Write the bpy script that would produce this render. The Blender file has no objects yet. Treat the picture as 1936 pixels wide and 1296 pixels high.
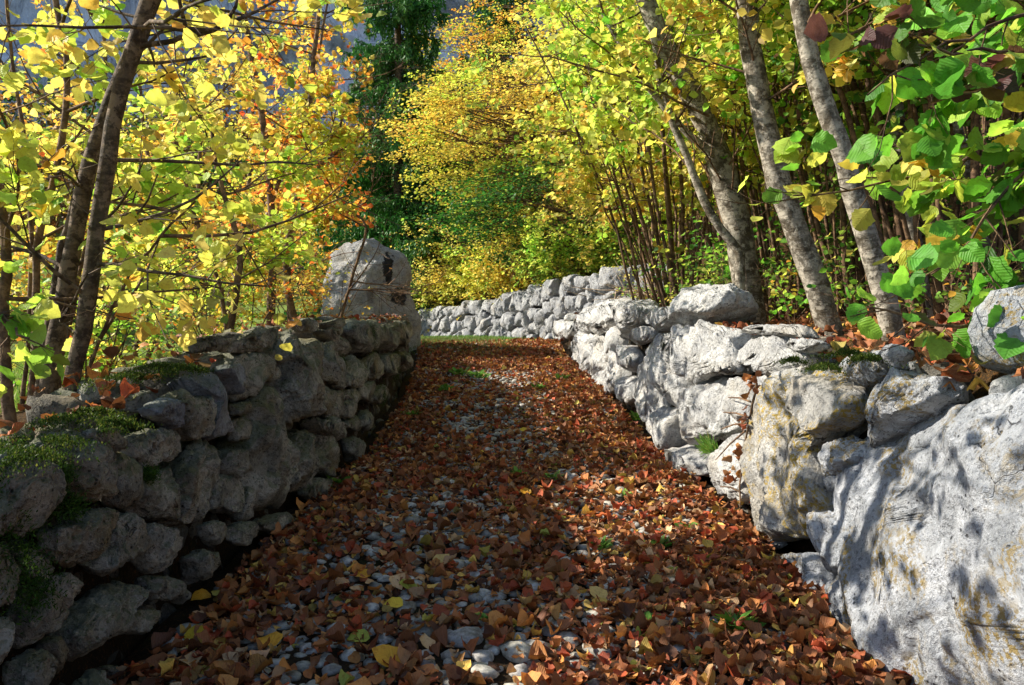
import bpy, bmesh, math, random
import numpy as np
from mathutils import Vector
random.seed(7); rng = np.random.default_rng(7)
PI = math.pi
# ------------------------------------------------------------------ camera, light, exposure
scene = bpy.context.scene
col = scene.collection
CAMZ = 1.2; PITCH = math.radians(2.05); FPX = 1506.0
cam_d = bpy.data.cameras.new("camera"); cam = bpy.data.objects.new("camera", cam_d); col.objects.link(cam)
cam.location = (0, 0, CAMZ); cam.rotation_euler = (PI/2 - PITCH, 0, 0)
cam_d.sensor_width = 36; cam_d.lens = 36*FPX/1936; cam_d.clip_start = 0.05; cam_d.clip_end = 2000
scene.camera = cam
SUN_AZ = math.radians(-80)      # measured from straight ahead (+Y), negative = to the left
SUN_EL = math.radians(32)
world = bpy.data.worlds.new("World"); scene.world = world; world.use_nodes = True
wn = world.node_tree.nodes; wl = world.node_tree.links; wn.clear()
sky = wn.new('ShaderNodeTexSky'); sky.sky_type = 'NISHITA'; sky.sun_disc = False
sky.sun_elevation = SUN_EL; sky.sun_rotation = SUN_AZ; sky.air_density = 1.0; sky.dust_density = .6
bg = wn.new('ShaderNodeBackground'); bg.inputs[1].default_value = 0.11
wo = wn.new('ShaderNodeOutputWorld'); wl.new(sky.outputs[0], bg.inputs[0]); wl.new(bg.outputs[0], wo.inputs[0])
sd = bpy.data.lights.new("sun", 'SUN'); sd.energy = 4.8; sd.angle = math.radians(0.5); sd.color = (1.0, .93, .80)
so = bpy.data.objects.new("sun", sd); col.objects.link(so)
sdir = Vector((math.sin(SUN_AZ)*math.cos(SUN_EL), math.cos(SUN_AZ)*math.cos(SUN_EL), math.sin(SUN_EL)))
so.rotation_euler = sdir.to_track_quat('Z', 'Y').to_euler(); so.location = sdir*50
scene.view_settings.view_transform = 'Standard'; scene.view_settings.look = 'None'
scene.view_settings.exposure = 1.0; scene.view_settings.gamma = 1.0
scene.cycles.max_bounces = 6; scene.cycles.transparent_max_bounces = 4
scene.cycles.diffuse_bounces = 3; scene.cycles.glossy_bounces = 2; scene.cycles.transmission_bounces = 4

# ------------------------------------------------------------------ helpers
cp, sp_ = math.cos(PITCH), math.sin(PITCH)
def W(px, py, Y):
    """photo pixel -> world point at forward distance Y"""
    a = (px-968)/FPX; b = (648-py)/FPX
    d = np.array([a, cp + b*sp_, -sp_ + b*cp]); t = Y/d[1]
    return np.array([0, 0, CAMZ]) + d*t
def ray(px, py):
    a = (px-968)/FPX; b = (648-py)/FPX
    return np.array([a, cp + b*sp_, -sp_ + b*cp])
def _h(ix, iy, iz, s):
    h = (ix*374761393 + iy*668265263 + iz*2147483647 + s*1274126177) & 0xffffffff
    h = ((h ^ (h >> 13))*1274126177) & 0xffffffff
    h = ((h ^ (h >> 16))*2246822519) & 0xffffffff
    return ((h ^ (h >> 15)) & 0xffffff)/float(0xffffff)*2-1
def vnoise(P, s=0):
    P = np.asarray(P, float); i = np.floor(P).astype(np.int64); f = P-i; f = f*f*f*(f*(f*6-15)+10)
    x, y, z = i[..., 0], i[..., 1], i[..., 2]; u, v, w = f[..., 0], f[..., 1], f[..., 2]
    r = 0
    for dx in (0, 1):
        for dy in (0, 1):
            for dz in (0, 1):
                wt = (u if dx else 1-u)*(v if dy else 1-v)*(w if dz else 1-w)
                r = r + wt*_h(x+dx, y+dy, z+dz, s)
    return r
def fbm(P, o=4, s=0, g=.5):
    r = 0; a = 1; P = np.asarray(P, float)
    for k in range(o):
        r = r + a*vnoise(P*(2.03**k)+k*17.3, s+k); a *= g
    return r
def mesh_np(name, V, F, uv=None, colr=None, smooth=True):
    V = np.asarray(V, np.float32); F = np.asarray(F, np.int32)
    m = bpy.data.meshes.new(name); n = F.shape[0]; k = F.shape[1]
    m.vertices.add(len(V)); m.vertices.foreach_set('co', V.ravel())
    m.loops.add(n*k); m.loops.foreach_set('vertex_index', F.ravel())
    m.polygons.add(n); m.polygons.foreach_set('loop_start', np.arange(0, n*k, k, dtype=np.int32))
    m.polygons.foreach_set('loop_total', np.full(n, k, np.int32))
    if smooth: m.polygons.foreach_set('use_smooth', np.ones(n, bool))
    if uv is not None:
        l = m.uv_layers.new(name='UVMap'); l.data.foreach_set('uv', np.asarray(uv, np.float32)[F.ravel()].ravel())
    if colr is not None:
        a = m.color_attributes.new('tint', 'FLOAT_COLOR', 'POINT')
        c = np.ones((len(V), 4), np.float32); c[:, :3] = colr; a.data.foreach_set('color', c.ravel())
    m.update(calc_edges=True); m.validate(); return m
def link(name, me, mat=None, parent=None, loc=(0, 0, 0), label=None, cat=None, group=None, kind=None):
    o = bpy.data.objects.new(name, me); col.objects.link(o); o.location = loc
    if mat is not None and me is not None and len(me.materials) == 0: me.materials.append(mat)
    if parent is not None: o.parent = parent
    if label: o['label'] = label
    if cat: o['category'] = cat
    if group: o['group'] = group
    if kind: o['kind'] = kind
    return o
def thing(name, loc, label, cat, group=None):
    return link(name, None, loc=tuple(loc), label=label, cat=cat, group=group)
_ico = {}
def ico(n):
    if n not in _ico:
        b = bmesh.new(); bmesh.ops.create_icosphere(b, subdivisions=n, radius=1)
        _ico[n] = (np.array([v.co[:] for v in b.verts]), np.array([[v.index for v in f.verts] for f in b.faces])); b.free()
    return _ico[n]
def grid_faces(nr, nc):
    r = np.arange(nr-1)[:, None]; c = np.arange(nc-1)[None, :]; a = r*nc+c
    return np.stack([a, a+1, a+nc+1, a+nc], -1).reshape(-1, 4)

# ------------------------------------------------------------------ materials
class NT:
    def __init__(s, name):
        s.m = bpy.data.materials.new(name); s.m.use_nodes = True; s.t = s.m.node_tree; s.t.nodes.clear()
        s.out = s.t.nodes.new('ShaderNodeOutputMaterial')
    def n(s, typ, ins=None, **kw):
        x = s.t.nodes.new(typ)
        for k, v in kw.items(): setattr(x, k, v)
        for k, v in (ins or {}).items():
            if hasattr(v, 'is_output') or isinstance(v, bpy.types.NodeSocket): s.t.links.new(v, x.inputs[k])
            else: x.inputs[k].default_value = v
        return x
    def noise(s, vec, scale, detail=4, rough=.55, dist=0):
        return s.n('ShaderNodeTexNoise', {'Vector': vec, 'Scale': scale, 'Detail': detail, 'Roughness': rough, 'Distortion': dist}).outputs[0]
    def ramp(s, fac, stops, interp='LINEAR'):
        r = s.n('ShaderNodeValToRGB', {'Fac': fac}); r.color_ramp.interpolation = interp; e = r.color_ramp.elements
        while len(e) < len(stops): e.new(.5)
        for q, (p, c) in zip(e, stops):
            q.position = p; q.color = (c, c, c, 1) if isinstance(c, (int, float)) else (*c, 1)
        return r.outputs[0]
    def mix(s, f, a, b, mode='MIX'):
        x = s.t.nodes.new('ShaderNodeMix'); x.data_type = 'RGBA'; x.blend_type = mode
        for i, v in ((0, f), (6, a), (7, b)):
            if isinstance(v, bpy.types.NodeSocket): s.t.links.new(v, x.inputs[i])
            else: x.inputs[i].default_value = v if i == 0 else (*v, 1)
        return x.outputs[2]
    def math(s, op, a, b=0.0, clamp=False):
        x = s.t.nodes.new('ShaderNodeMath'); x.operation = op; x.use_clamp = clamp
        for i, v in ((0, a), (1, b)):
            if isinstance(v, bpy.types.NodeSocket): s.t.links.new(v, x.inputs[i])
            else: x.inputs[i].default_value = v
        return x.outputs[0]
    def bump(s, h, st, dist, nrm=None):
        d = {'Height': h, 'Strength': st, 'Distance': dist}
        if nrm is not None: d['Normal'] = nrm
        return s.n('ShaderNodeBump', d).outputs[0]
    def pbsdf(s, c, rough=.8, nrm=None, spec=.3):
        b = s.n('ShaderNodeBsdfPrincipled', {'Base Color': c if isinstance(c, bpy.types.NodeSocket) else (*c, 1), 'Roughness': rough, 'Specular IOR Level': spec})
        if nrm is not None: s.t.links.new(nrm, b.inputs['Normal'])
        return b.outputs[0]
    def done(s, sh): s.t.links.new(sh, s.out.inputs[0]); return s.m

def rock_mat(name, light, mid, dark, stain, lichen=.62, lichen_col=(.42, .27, .02), moss=0, flute=False, seedoff=0, bscale=1.0, warm=(.45, .36, .22), streaks=()):
    t = NT(name); tc = t.n('ShaderNodeTexCoord'); oi = t.n('ShaderNodeObjectInfo'); geo = t.n('ShaderNodeNewGeometry')
    off = t.n('ShaderNodeVectorMath', {0: (37.1, 11.7, 23.3)}, operation='SCALE'); t.t.links.new(oi.outputs['Random'], off.inputs['Scale'])
    v = t.n('ShaderNodeVectorMath', {0: tc.outputs['Object'], 1: off.outputs[0]}, operation='ADD').outputs[0]
    n1 = t.noise(v, 3.2, 6, .62, .15); n2 = t.noise(v, 14, 8, .72, 0); n3 = t.noise(v, 60, 5, .7); n4 = t.noise(v, 2.0, 5, .6, 1.2)
    base = t.mix(t.ramp(n1, [(.38, 0), (.60, 1)]), mid, light)
    base = t.mix(t.math('MULTIPLY', t.ramp(n2, [(.47, 0), (.66, 1)]), .55), base, dark)
    base = t.mix(t.math('MULTIPLY', t.ramp(n4, [(.52, 0), (.66, 1)]), stain), base, warm)
    # pits
    pit = t.n('ShaderNodeTexVoronoi', {'Vector': v, 'Scale': 38, 'Randomness': 1}).outputs['Distance']
    pm = t.math('MULTIPLY', t.ramp(pit, [(.12, 1), (.24, 0)]), t.ramp(t.noise(v, 7, 3), [(.5, 0), (.62, 1)]))
    base = t.mix(t.math('MULTIPLY', pm, .8), base, tuple(c*.25 for c in dark))
    spk = t.ramp(n3, [(.54, 0), (.62, 1)])
    base = t.mix(t.math('MULTIPLY', spk, .6), base, tuple(c*.35 for c in dark))
    spl = t.ramp(t.noise(v, 95, 3, .6), [(.60, 0), (.70, 1)])
    base = t.mix(t.math('MULTIPLY', spl, .35), base, tuple(min(1, c*1.35) for c in light))
    # lichen: ochre crust in speckled patches
    la = t.ramp(t.noise(v, 2.6, 4, .6, .8), [(lichen, 0), (lichen+.10, 1)])
    lb = t.ramp(t.noise(v, 45, 5, .7), [(.49, 0), (.54, 1)])
    base = t.mix(t.math('MULTIPLY', t.math('MULTIPLY', la, lb), .85), base, lichen_col)
    for (ax_, az_, rx_, rz_) in streaks:
        q = t.n('ShaderNodeVectorMath', {0: tc.outputs['Object'], 1: (ax_, 0, az_)}, operation='SUBTRACT').outputs[0]
        q = t.n('ShaderNodeVectorMath', {0: q, 1: (1/rx_, 0, 1/rz_)}, operation='MULTIPLY').outputs[0]
        ln_ = t.n('ShaderNodeVectorMath', {0: q}, operation='LENGTH').outputs['Value']
        base = t.mix(t.ramp(t.math('ADD', ln_, t.math('MULTIPLY', t.math('SUBTRACT', t.noise(v, 9, 5, .7), .5), 2.4)), [(.75, .92), (.95, 0)]), base, (.012, .012, .012))
    # cracks
    wv = t.n('ShaderNodeVectorMath', {0: v, 1: t.n('ShaderNodeVectorMath', {0: t.n('ShaderNodeTexNoise', {'Vector': v, 'Scale': 5., 'Detail': 4.}).outputs[1], 'Scale': .25}, operation='SCALE').outputs[0]}, operation='ADD').outputs[0]
    ck = t.n('ShaderNodeTexVoronoi', {'Vector': wv, 'Scale': 4.2}, feature='DISTANCE_TO_EDGE').outputs['Distance']
    cm = t.math('MULTIPLY', t.ramp(ck, [(.0, 1), (.010, 0)]), t.ramp(t.noise(v, 3.7, 4), [(.56, 0), (.64, 1)]))
    base = t.mix(t.math('MULTIPLY', cm, .7), base, tuple(c*.3 for c in dark))
    if moss:
        up = t.n('ShaderNodeSeparateXYZ', {0: geo.outputs['Normal']}).outputs[2]
        mk = t.math('MULTIPLY', t.ramp(t.math('ADD', up, t.math('MULTIPLY', t.noise(v, 6, 6, .7), 1.2)), [(.95, 0), (1.2, 1)]), moss, True)
        base = t.mix(mk, base, t.mix(n3, (.02, .045, .006), (.10, .14, .02)))
    rdg = t.math('ABSOLUTE', t.math('SUBTRACT', t.noise(v, 9, 6, .62), .5))
    h = t.math('ADD', t.math('ADD', t.math('MULTIPLY', n2, .8), t.math('MULTIPLY', n3, .5)), t.math('MULTIPLY', rdg, 1.1))
    h = t.math('ADD', h, t.math('MULTIPLY', n1, .6))
    h = t.math('SUBTRACT', h, t.math('MULTIPLY', pm, .35)); h = t.math('SUBTRACT', h, t.math('MULTIPLY', cm, .5))
    if flute:
        sc = t.n('ShaderNodeVectorMath', {0: v, 1: (1, 1, .22)}, operation='MULTIPLY').outputs[0]
        h = t.math('ADD', h, t.math('MULTIPLY', t.noise(sc, 20, 5, .65, 0), .4))
    return t.done(t.pbsdf(base, .92, t.bump(h, 1.0, .050*bscale), .2))
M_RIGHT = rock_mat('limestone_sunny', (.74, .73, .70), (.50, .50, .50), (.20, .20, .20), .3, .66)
M_BIG = rock_mat('limestone_skylit', (.62, .64, .68), (.38, .40, .43), (.16, .17, .19), .15, .50, (.34, .23, .04), bscale=1.1)  # blue tint of sky-lit shade is mixed into the grey stone colour
M_LICH = rock_mat('limestone_lichen', (.66, .64, .60), (.38, .37, .35), (.16, .16, .16), .4, .47, (.50, .33, .02))
M_LEFT = rock_mat('limestone_mossy_shaded', (.44, .41, .35), (.19, .17, .135), (.045, .04, .032), .6, .66, (.22, .16, .04), moss=.4, warm=(.24, .17, .08), bscale=.9)  # brown mossy stone, darkened further to carry the wall's shade in its colour
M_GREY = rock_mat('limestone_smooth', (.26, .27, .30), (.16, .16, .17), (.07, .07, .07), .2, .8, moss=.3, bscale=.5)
M_FAR = rock_mat('limestone_far', (.50, .50, .50), (.27, .275, .29), (.09, .095, .11), .25, .72)
M_OUT = rock_mat('boulder_rock', (.64, .62, .59), (.42, .41, .39), (.16, .15, .14), .4, .8, bscale=2.2, streaks=((.47, .75, .09, .30), (.62, .25, .14, .20)))

def ground_mat():
    t = NT('forest_floor'); geo = t.n('ShaderNodeNewGeometry'); p = geo.outputs['Position']
    n = t.noise(p, 1.1, 5, .6); n2 = t.noise(p, 14, 6, .7); n3 = t.noise(p, 70, 4, .7)
    soil = t.mix(n2, (.018, .012, .007), (.09, .055, .025))
    soil = t.mix(t.ramp(n3, [(.5, 0), (.62, 1)]), soil, (.16, .075, .02))
    x = t.n('ShaderNodeSeparateXYZ', {0: p})
    gl = t.math('MULTIPLY', t.ramp(t.math('MULTIPLY', x.outputs[0], -.1), [(.30, 0), (.38, 1)]), t.ramp(n, [(.34, 0), (.46, 1)]))
    gr = t.mix(n2, (.09, .16, .03), (.22, .27, .06))
    return t.done(t.pbsdf(t.mix(gl, soil, gr), .95, t.bump(t.math('ADD', n2, t.math('MULTIPLY', n3, .5)), .9, .05), .1))
M_GROUND = ground_mat()
M_PACK = rock_mat('packing_rock_shaded', (.20, .185, .16), (.09, .08, .065), (.03, .026, .02), .5, .8)  # shade of the gaps put into the colour, darker than the face stones
def path_mat():
    t = NT('path_soil'); p = t.n('ShaderNodeNewGeometry').outputs['Position']
    n2 = t.noise(p, 16, 6, .7); n3 = t.noise(p, 85, 4, .7)
    c = t.mix(n2, (.008, .006, .004), (.055, .035, .018)); c = t.mix(t.ramp(n3, [(.55, 0), (.66, 1)]), c, (.13, .055, .018))
    g = t.ramp(t.noise(p, 2.2, 4, .6), [(.58, 0), (.68, 1)])
    c = t.mix(t.math('MULTIPLY', g, .6), c, (.03, .055, .012))
    return t.done(t.pbsdf(c, .95, t.bump(t.math('ADD', n2, n3), 1, .03), .15))
M_PATH = path_mat()
def cobble_mat():
    t = NT('cobble'); p = t.n('ShaderNodeNewGeometry').outputs['Position']; a = t.n('ShaderNodeAttribute', attribute_name='tint').outputs['Color']
    n = t.noise(p, 30, 5, .7)
    c = t.mix(t.ramp(n, [(.35, 0), (.62, 1)]), (.40, .38, .34), (1.2, 1.2, 1.2)); c = t.mix(1.0, a, c, 'MULTIPLY')
    return t.done(t.pbsdf(c, .7, t.bump(n, .6, .01), .35))
M_COB = cobble_mat()
def leaf_mat(name, trans=.45, veins=True, gloss=.35, spots=.35, dry=False):
    t = NT(name); a = t.n('ShaderNodeAttribute', attribute_name='tint').outputs['Color']; p = t.n('ShaderNodeNewGeometry').outputs['Position']
    c = a; nrm = None
    if spots:
        s = t.ramp(t.noise(p, 55, 4, .65), [(.52, 0), (.68, 1)])
        c = t.mix(t.math('MULTIPLY', s, spots), c, t.mix(1.0, c, (.50, .26, .12), 'MULTIPLY'))
    if veins:
        uv = t.n('ShaderNodeUVMap').outputs[0]; sx = t.n('ShaderNodeSeparateXYZ', {0: uv})
        u = t.math('ABSOLUTE', t.math('SUBTRACT', sx.outputs[0], .5)); w = sx.outputs[1]
        ph = t.math('MULTIPLY', t.math('SUBTRACT', w, t.math('MULTIPLY', u, .75)), 56.0)
        sv = t.math('SINE', ph); rid = t.ramp(t.math('ADD', t.math('MULTIPLY', sv, .5), .5), [(.82, 0), (1.0, 1)])
        midv = t.ramp(u, [(.012, 1), (.03, 0)])
        vm = t.math('MAXIMUM', rid, midv)
        c = t.mix(t.math('MULTIPLY', vm, .18 if not dry else .18), c, t.mix(1.0, c, (.62, .60, .4), 'MULTIPLY'))
        nrm = t.bump(t.math('ADD', t.math('MULTIPLY', sv, .5), t.math('MULTIPLY', midv, -1.)), .35, .003)
    b = t.n('ShaderNodeBsdfPrincipled', {'Base Color': c, 'Roughness': .5 if not dry else .62, 'Specular IOR Level': gloss})
    if nrm is not None: t.t.links.new(nrm, b.inputs['Normal'])
    if trans <= 0: return t.done(b.outputs[0])
    tr = t.n('ShaderNodeBsdfTranslucent', {'Color': t.mix(1.0, c, (1.1, 1.1, .9), 'MULTIPLY')})
    mx = t.n('ShaderNodeMixShader', {0: trans, 1: b.outputs[0], 2: tr.outputs[0]})
    return t.done(mx.outputs[0])
M_LEAF = leaf_mat('hazel_leaf', .55); M_LEAF2 = leaf_mat('small_leaf', .5, False, .3, .25)
M_DRY = leaf_mat('dry_leaf', .12, True, .3, .5, True); M_NEEDLE = leaf_mat('needle', .25, False, .25, 0)
M_MOSS = leaf_mat('moss', .35, False, .1, 0); M_GRASS = leaf_mat('grass', .35, False, .25, 0)
def bark_mat(name, light, dark, amt=.5):
    t = NT(name); tc = t.n('ShaderNodeTexCoord').outputs['Object']
    st = t.n('ShaderNodeVectorMath', {0: tc, 1: (1, 1, 3.2)}, operation='MULTIPLY').outputs[0]
    n1 = t.noise(st, 9, 5, .65, .5); n2 = t.noise(tc, 9, 6, .7, .6); n3 = t.noise(tc, 55, 5, .7)
    c = t.mix(t.ramp(n2, [(.42, 0), (.56, 1)]), dark, light)
    c = t.mix(t.math('MULTIPLY', t.ramp(n1, [(.48, 0), (.60, 1)]), amt), c, tuple(k*.5 for k in dark))
    c = t.mix(t.math('MULTIPLY', t.ramp(n3, [(.5, 0), (.65, 1)]), .5), c, tuple(k*.6 for k in dark))
    c = t.mix(t.math('MULTIPLY', t.ramp(t.noise(tc, 13, 5, .68), [(.53, 0), (.57, 1)]), .75), c, tuple(k*1.3 for k in light))
    c = t.mix(t.math('MULTIPLY', t.ramp(t.noise(tc, 7, 5, .7), [(.56, 0), (.60, 1)]), .7), c, (.045, .035, .022))
    return t.done(t.pbsdf(c, .85, t.bump(t.math('ADD', t.math('ADD', n1, n2), t.math('MULTIPLY', n3, .4)), .8, .012), .25))
M_BARK = bark_mat('bark_pale', (.36, .32, .26), (.10, .078, .052), .6)
M_BARKD = bark_mat('bark_dark', (.17, .12, .08), (.05, .032, .02), .6)
M_TWIG = bark_mat('twig_bark', (.20, .12, .065), (.09, .05, .03), .4)
M_SPR = bark_mat('spruce_bark', (.12, .08, .05), (.04, .03, .02), .5)
def cliff_mat():
    t = NT('cliff_rock_hazed'); p = t.n('ShaderNodeNewGeometry').outputs['Position']
    st = t.n('ShaderNodeVectorMath', {0: p, 1: (1, 1, .3)}, operation='MULTIPLY').outputs[0]
    n1 = t.noise(st, .09, 7, .65, .6); n2 = t.noise(st, .5, 7, .7, .3); n3 = t.noise(p, .06, 5, .6)
    c = t.mix(t.ramp(n1, [(.38, 0), (.6, 1)]), (.42, .46, .55), (.72, .76, .84))  # blue cast of shade and brightness of haze put into the rock colour
    c = t.mix(t.math('MULTIPLY', t.ramp(n2, [(.5, 0), (.65, 1)]), .7), c, (.17, .19, .24))
    z = t.n('ShaderNodeSeparateXYZ', {0: p}).outputs[2]
    veg = t.ramp(t.math('ADD', t.math('MULTIPLY', t.math('ADD', n3, n2), .55), t.math('MULTIPLY', z, -.006)), [(.34, 0), (.46, 1)])
    vc = t.mix(t.noise(p, .8, 4), (.03, .045, .02), (.22, .13, .05))
    return t.done(t.pbsdf(t.mix(veg, c, vc), .95, t.bump(t.math('ADD', n1, n2), 1, 1.5), .1))
M_CLIFF = cliff_mat()

# ------------------------------------------------------------------ ground, path, walls as functions of y
YP = [-6, 7, 10, 13, 15, 18, 20, 24, 30, 60]; ZP = [0, 0, .16, .37, .60, .61, .58, .42, .1, -.5]
def gp(y): return np.interp(y, YP, ZP)
def xL(y): return np.interp(y, [-6, 2.5, 4.5, 6.8, 9.7, 13, 15, 18], [-1.24, -1.22, -1.23, -1.21, -1.3, -1.54, -1.8, -2.4])
def xR(y): return np.interp(y, [-6, 2.5, 4.2, 6.8, 10, 13, 15.5], [1.26, 1.26, 1.28, 1.23, 1.21, .97, .85])
FW = np.array([(3.6, 10.6), (2.3, 13.2), (.85, 16.2), (-.9, 20.), (-3.2, 24.5), (-7., 29.), (-14, 33)])   # foot line of the far wall
FWT = np.array([2.1, 2.0, 1.9, 1.5, 1.22, .9, .7])
def fw_dist(x, y):
    """signed distance (positive = behind) and wall-top height"""
    x = np.asarray(x, float); y = np.asarray(y, float); bd = np.full(x.shape, 1e9); sg = np.ones(x.shape); top = np.zeros(x.shape)
    for i in range(len(FW)-1):
        a, b = FW[i], FW[i+1]; d = b-a; L2 = d@d
        t = np.clip(((x-a[0])*d[0]+(y-a[1])*d[1])/L2, 0, 1); qx = a[0]+t*d[0]; qy = a[1]+t*d[1]
        dd = np.hypot(x-qx, y-qy); s = (d[0]*(y-a[1])-d[1]*(x-a[0])) ; side = np.where(s < 0, 1., -1.)
        m = dd < bd; bd = np.where(m, dd, bd); sg = np.where(m, side, sg); top = np.where(m, FWT[i]+t*(FWT[i+1]-FWT[i]), top)
    return bd*sg, top
def sst(t): t = np.clip(t, 0, 1); return t*t*(3-2*t)
def G(x, y):
    x = np.asarray(x, float); y = np.asarray(y, float)
    z = gp(y) + 0*x
    # left bank and meadow
    dl = xL(y)-.35-x; wl_ = sst(1-(y-15.5)/2.5)
    TL = np.interp(dl, [0, 1.5, 6, 12, 40, 90], [.80, .62, .15, -.1, .5, 9]) + 0*x
    z = z + (TL-z)*sst(dl/.25)*np.where(y > 15.5, np.maximum(wl_, sst((dl-1)/3)), 1)
    # right terrace and hillside
    dr = x-xR(y)-.35
    TR = 1.0 + .12*np.clip(dr, 0, 1.2) + .50*np.clip(dr-1.2, 0, 30)
    z = np.where(dr > 0, z + (TR-z)*sst(dr/.25), z)
    d, top = fw_dist(x, y); d = d-.35
    far = (y > 10.8) | (x < .8)
    TF = top-.12 + .32*np.clip(d-1.0, 0, 60) + .15*np.clip(d, 0, 1)
    zz = z + (TF-z)*sst(d/.3); z = np.where((d > 0) & (y > 12.5), np.where(dr > 0, np.maximum(zz, z), zz), z)
    return z
xs = np.concatenate([np.arange(-130, -20, 4), np.arange(-20, -4, .5), np.arange(-4, 4, .07), np.arange(4, 20, .5), np.arange(20, 131, 4)])
ys = np.concatenate([np.arange(-14, -2, 1.), np.arange(-2, 26, .1), np.arange(26, 50, .6), np.arange(50, 200, 5)])
X, Y = np.meshgrid(xs, ys); Z = G(X, Y)
off_path = (X < xL(Y)-.3) | (X > xR(Y)+.3) | (Y > 17)
Z = Z + np.where(off_path, .06*fbm(np.stack([X*.9, Y*.9, 0*X], -1), 4), -.03)
link('ground', mesh_np('ground', np.stack([X, Y, Z], -1).reshape(-1, 3), grid_faces(len(ys), len(xs))), M_GROUND, kind='structure')
# path surface
ys2 = np.arange(-2, 21, .05); us = np.linspace(0, 1, 60)
Yp = np.repeat(ys2[:, None], 60, 1); xl = xL(Yp)-.12-.0*Yp; xr = np.where(Yp > 14.5, np.interp(Yp, [14.5, 16.2, 20], [1.2, .8, -.9]), xR(Yp)+.12)
Xp = xl + (xr-xl)*us[None, :]
PN = np.stack([Xp, Yp, 0*Xp], -1)
def path_z(x, y):
    P = np.stack([np.asarray(x, float), np.asarray(y, float), 0*np.asarray(x, float)], -1)
    return gp(y) + .022*fbm(P*1.4, 3, 5) + .008*fbm(P*7, 3, 9) + .012
Zp = path_z(Xp, Yp)
path_o = link('path', mesh_np('path', np.stack([Xp, Yp, Zp], -1).reshape(-1, 3), grid_faces(len(ys2), 60)), M_PATH, kind='structure')
# cobbles bedded in the path
def cobbles():
    pts = []; cell = {}
    def ok(x, y, r):
        k = (int(x//.12), int(y//.12))
        for i in (-1, 0, 1):
            for j in (-1, 0, 1):
                for q in cell.get((k[0]+i, k[1]+j), ()):
                    if (q[0]-x)**2+(q[1]-y)**2 < ((q[2]+r)*.88)**2: return False
        cell.setdefault(k, []).append((x, y, r)); return True
    for k in range(30000):
        y = 1.2 + 15*random.random()**1.15; x = random.uniform(float(xL(y)), float(xR(y))); r = random.uniform(.016, .056)
        if ok(x, y, r): pts.append((x, y, r))
    B, Fc = ico(2); n = len(pts); P = np.array(pts)
    V = np.repeat(B[None], n, 0)
    V = V*(1+.26*vnoise(B[None]*1.4+np.arange(n)[:, None, None]*7.7, 3)[..., None])
    yaw = rng.uniform(0, 2*PI, n); sx = P[:, 2]*rng.uniform(.95, 1.35, n); sy = P[:, 2]*rng.uniform(.8, 1.05, n); sz = P[:, 2]*rng.uniform(.4, .62, n)
    a, b = V[..., 0]*sx[:, None], V[..., 1]*sy[:, None]
    x = a*np.cos(yaw)[:, None]-b*np.sin(yaw)[:, None]; y = a*np.sin(yaw)[:, None]+b*np.cos(yaw)[:, None]; z = V[..., 2]*sz[:, None]
    zc = path_z(P[:, 0], P[:, 1]) + sz*.15
    VV = np.stack([x+P[:, 0:1], y+P[:, 1:2], z+zc[:, None]], -1).reshape(-1, 3)
    FF = (Fc[None]+np.arange(n)[:, None, None]*len(B)).reshape(-1, 3)
    g = rng.uniform(.18, .52, n); cc = np.stack([g, g*.95, g*rng.uniform(.80, .92, n)], -1)
    link('cobbles', mesh_np('cobbles', VV, FF, colr=np.repeat(cc, len(B), 0)), M_COB, parent=path_o, kind='stuff', label='grey rounded cobbles bedded in the path')
cobbles()
# mountain wall behind the valley
def mountain():
    az = np.radians(np.linspace(-62, 62, 260)); hh = np.linspace(0, 1, 120)
    A, H = np.meshgrid(az, hh)
    R = 150 + 22*fbm(np.stack([A*3, H*.5, 0*A], -1), 3, 11) + H*38
    R = R - np.clip(.35-H, 0, 1)*90
    x = np.sin(A)*R; y = np.cos(A)*R; z = -4 + H*(112+14*fbm(np.stack([A*5, 0*A, 0*A], -1), 4, 2))
    P = np.stack([x, y, z], -1); tq = fbm(P*np.array([.03, .03, .06]), 4, 41); d = 4*np.tanh(tq*9) + 6*fbm(P*np.array([.05, .05, .03]), 6, 21) - 5*np.abs(fbm(P*np.array([.03, .03, .012]), 4, 31))
    x = x+np.sin(A)*d; y = y+np.cos(A)*d
    link('mountain', mesh_np('mountain', np.stack([x, y, z], -1).reshape(-1, 3), grid_faces(120, 260)), M_CLIFF, kind='structure')
mountain()

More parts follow.
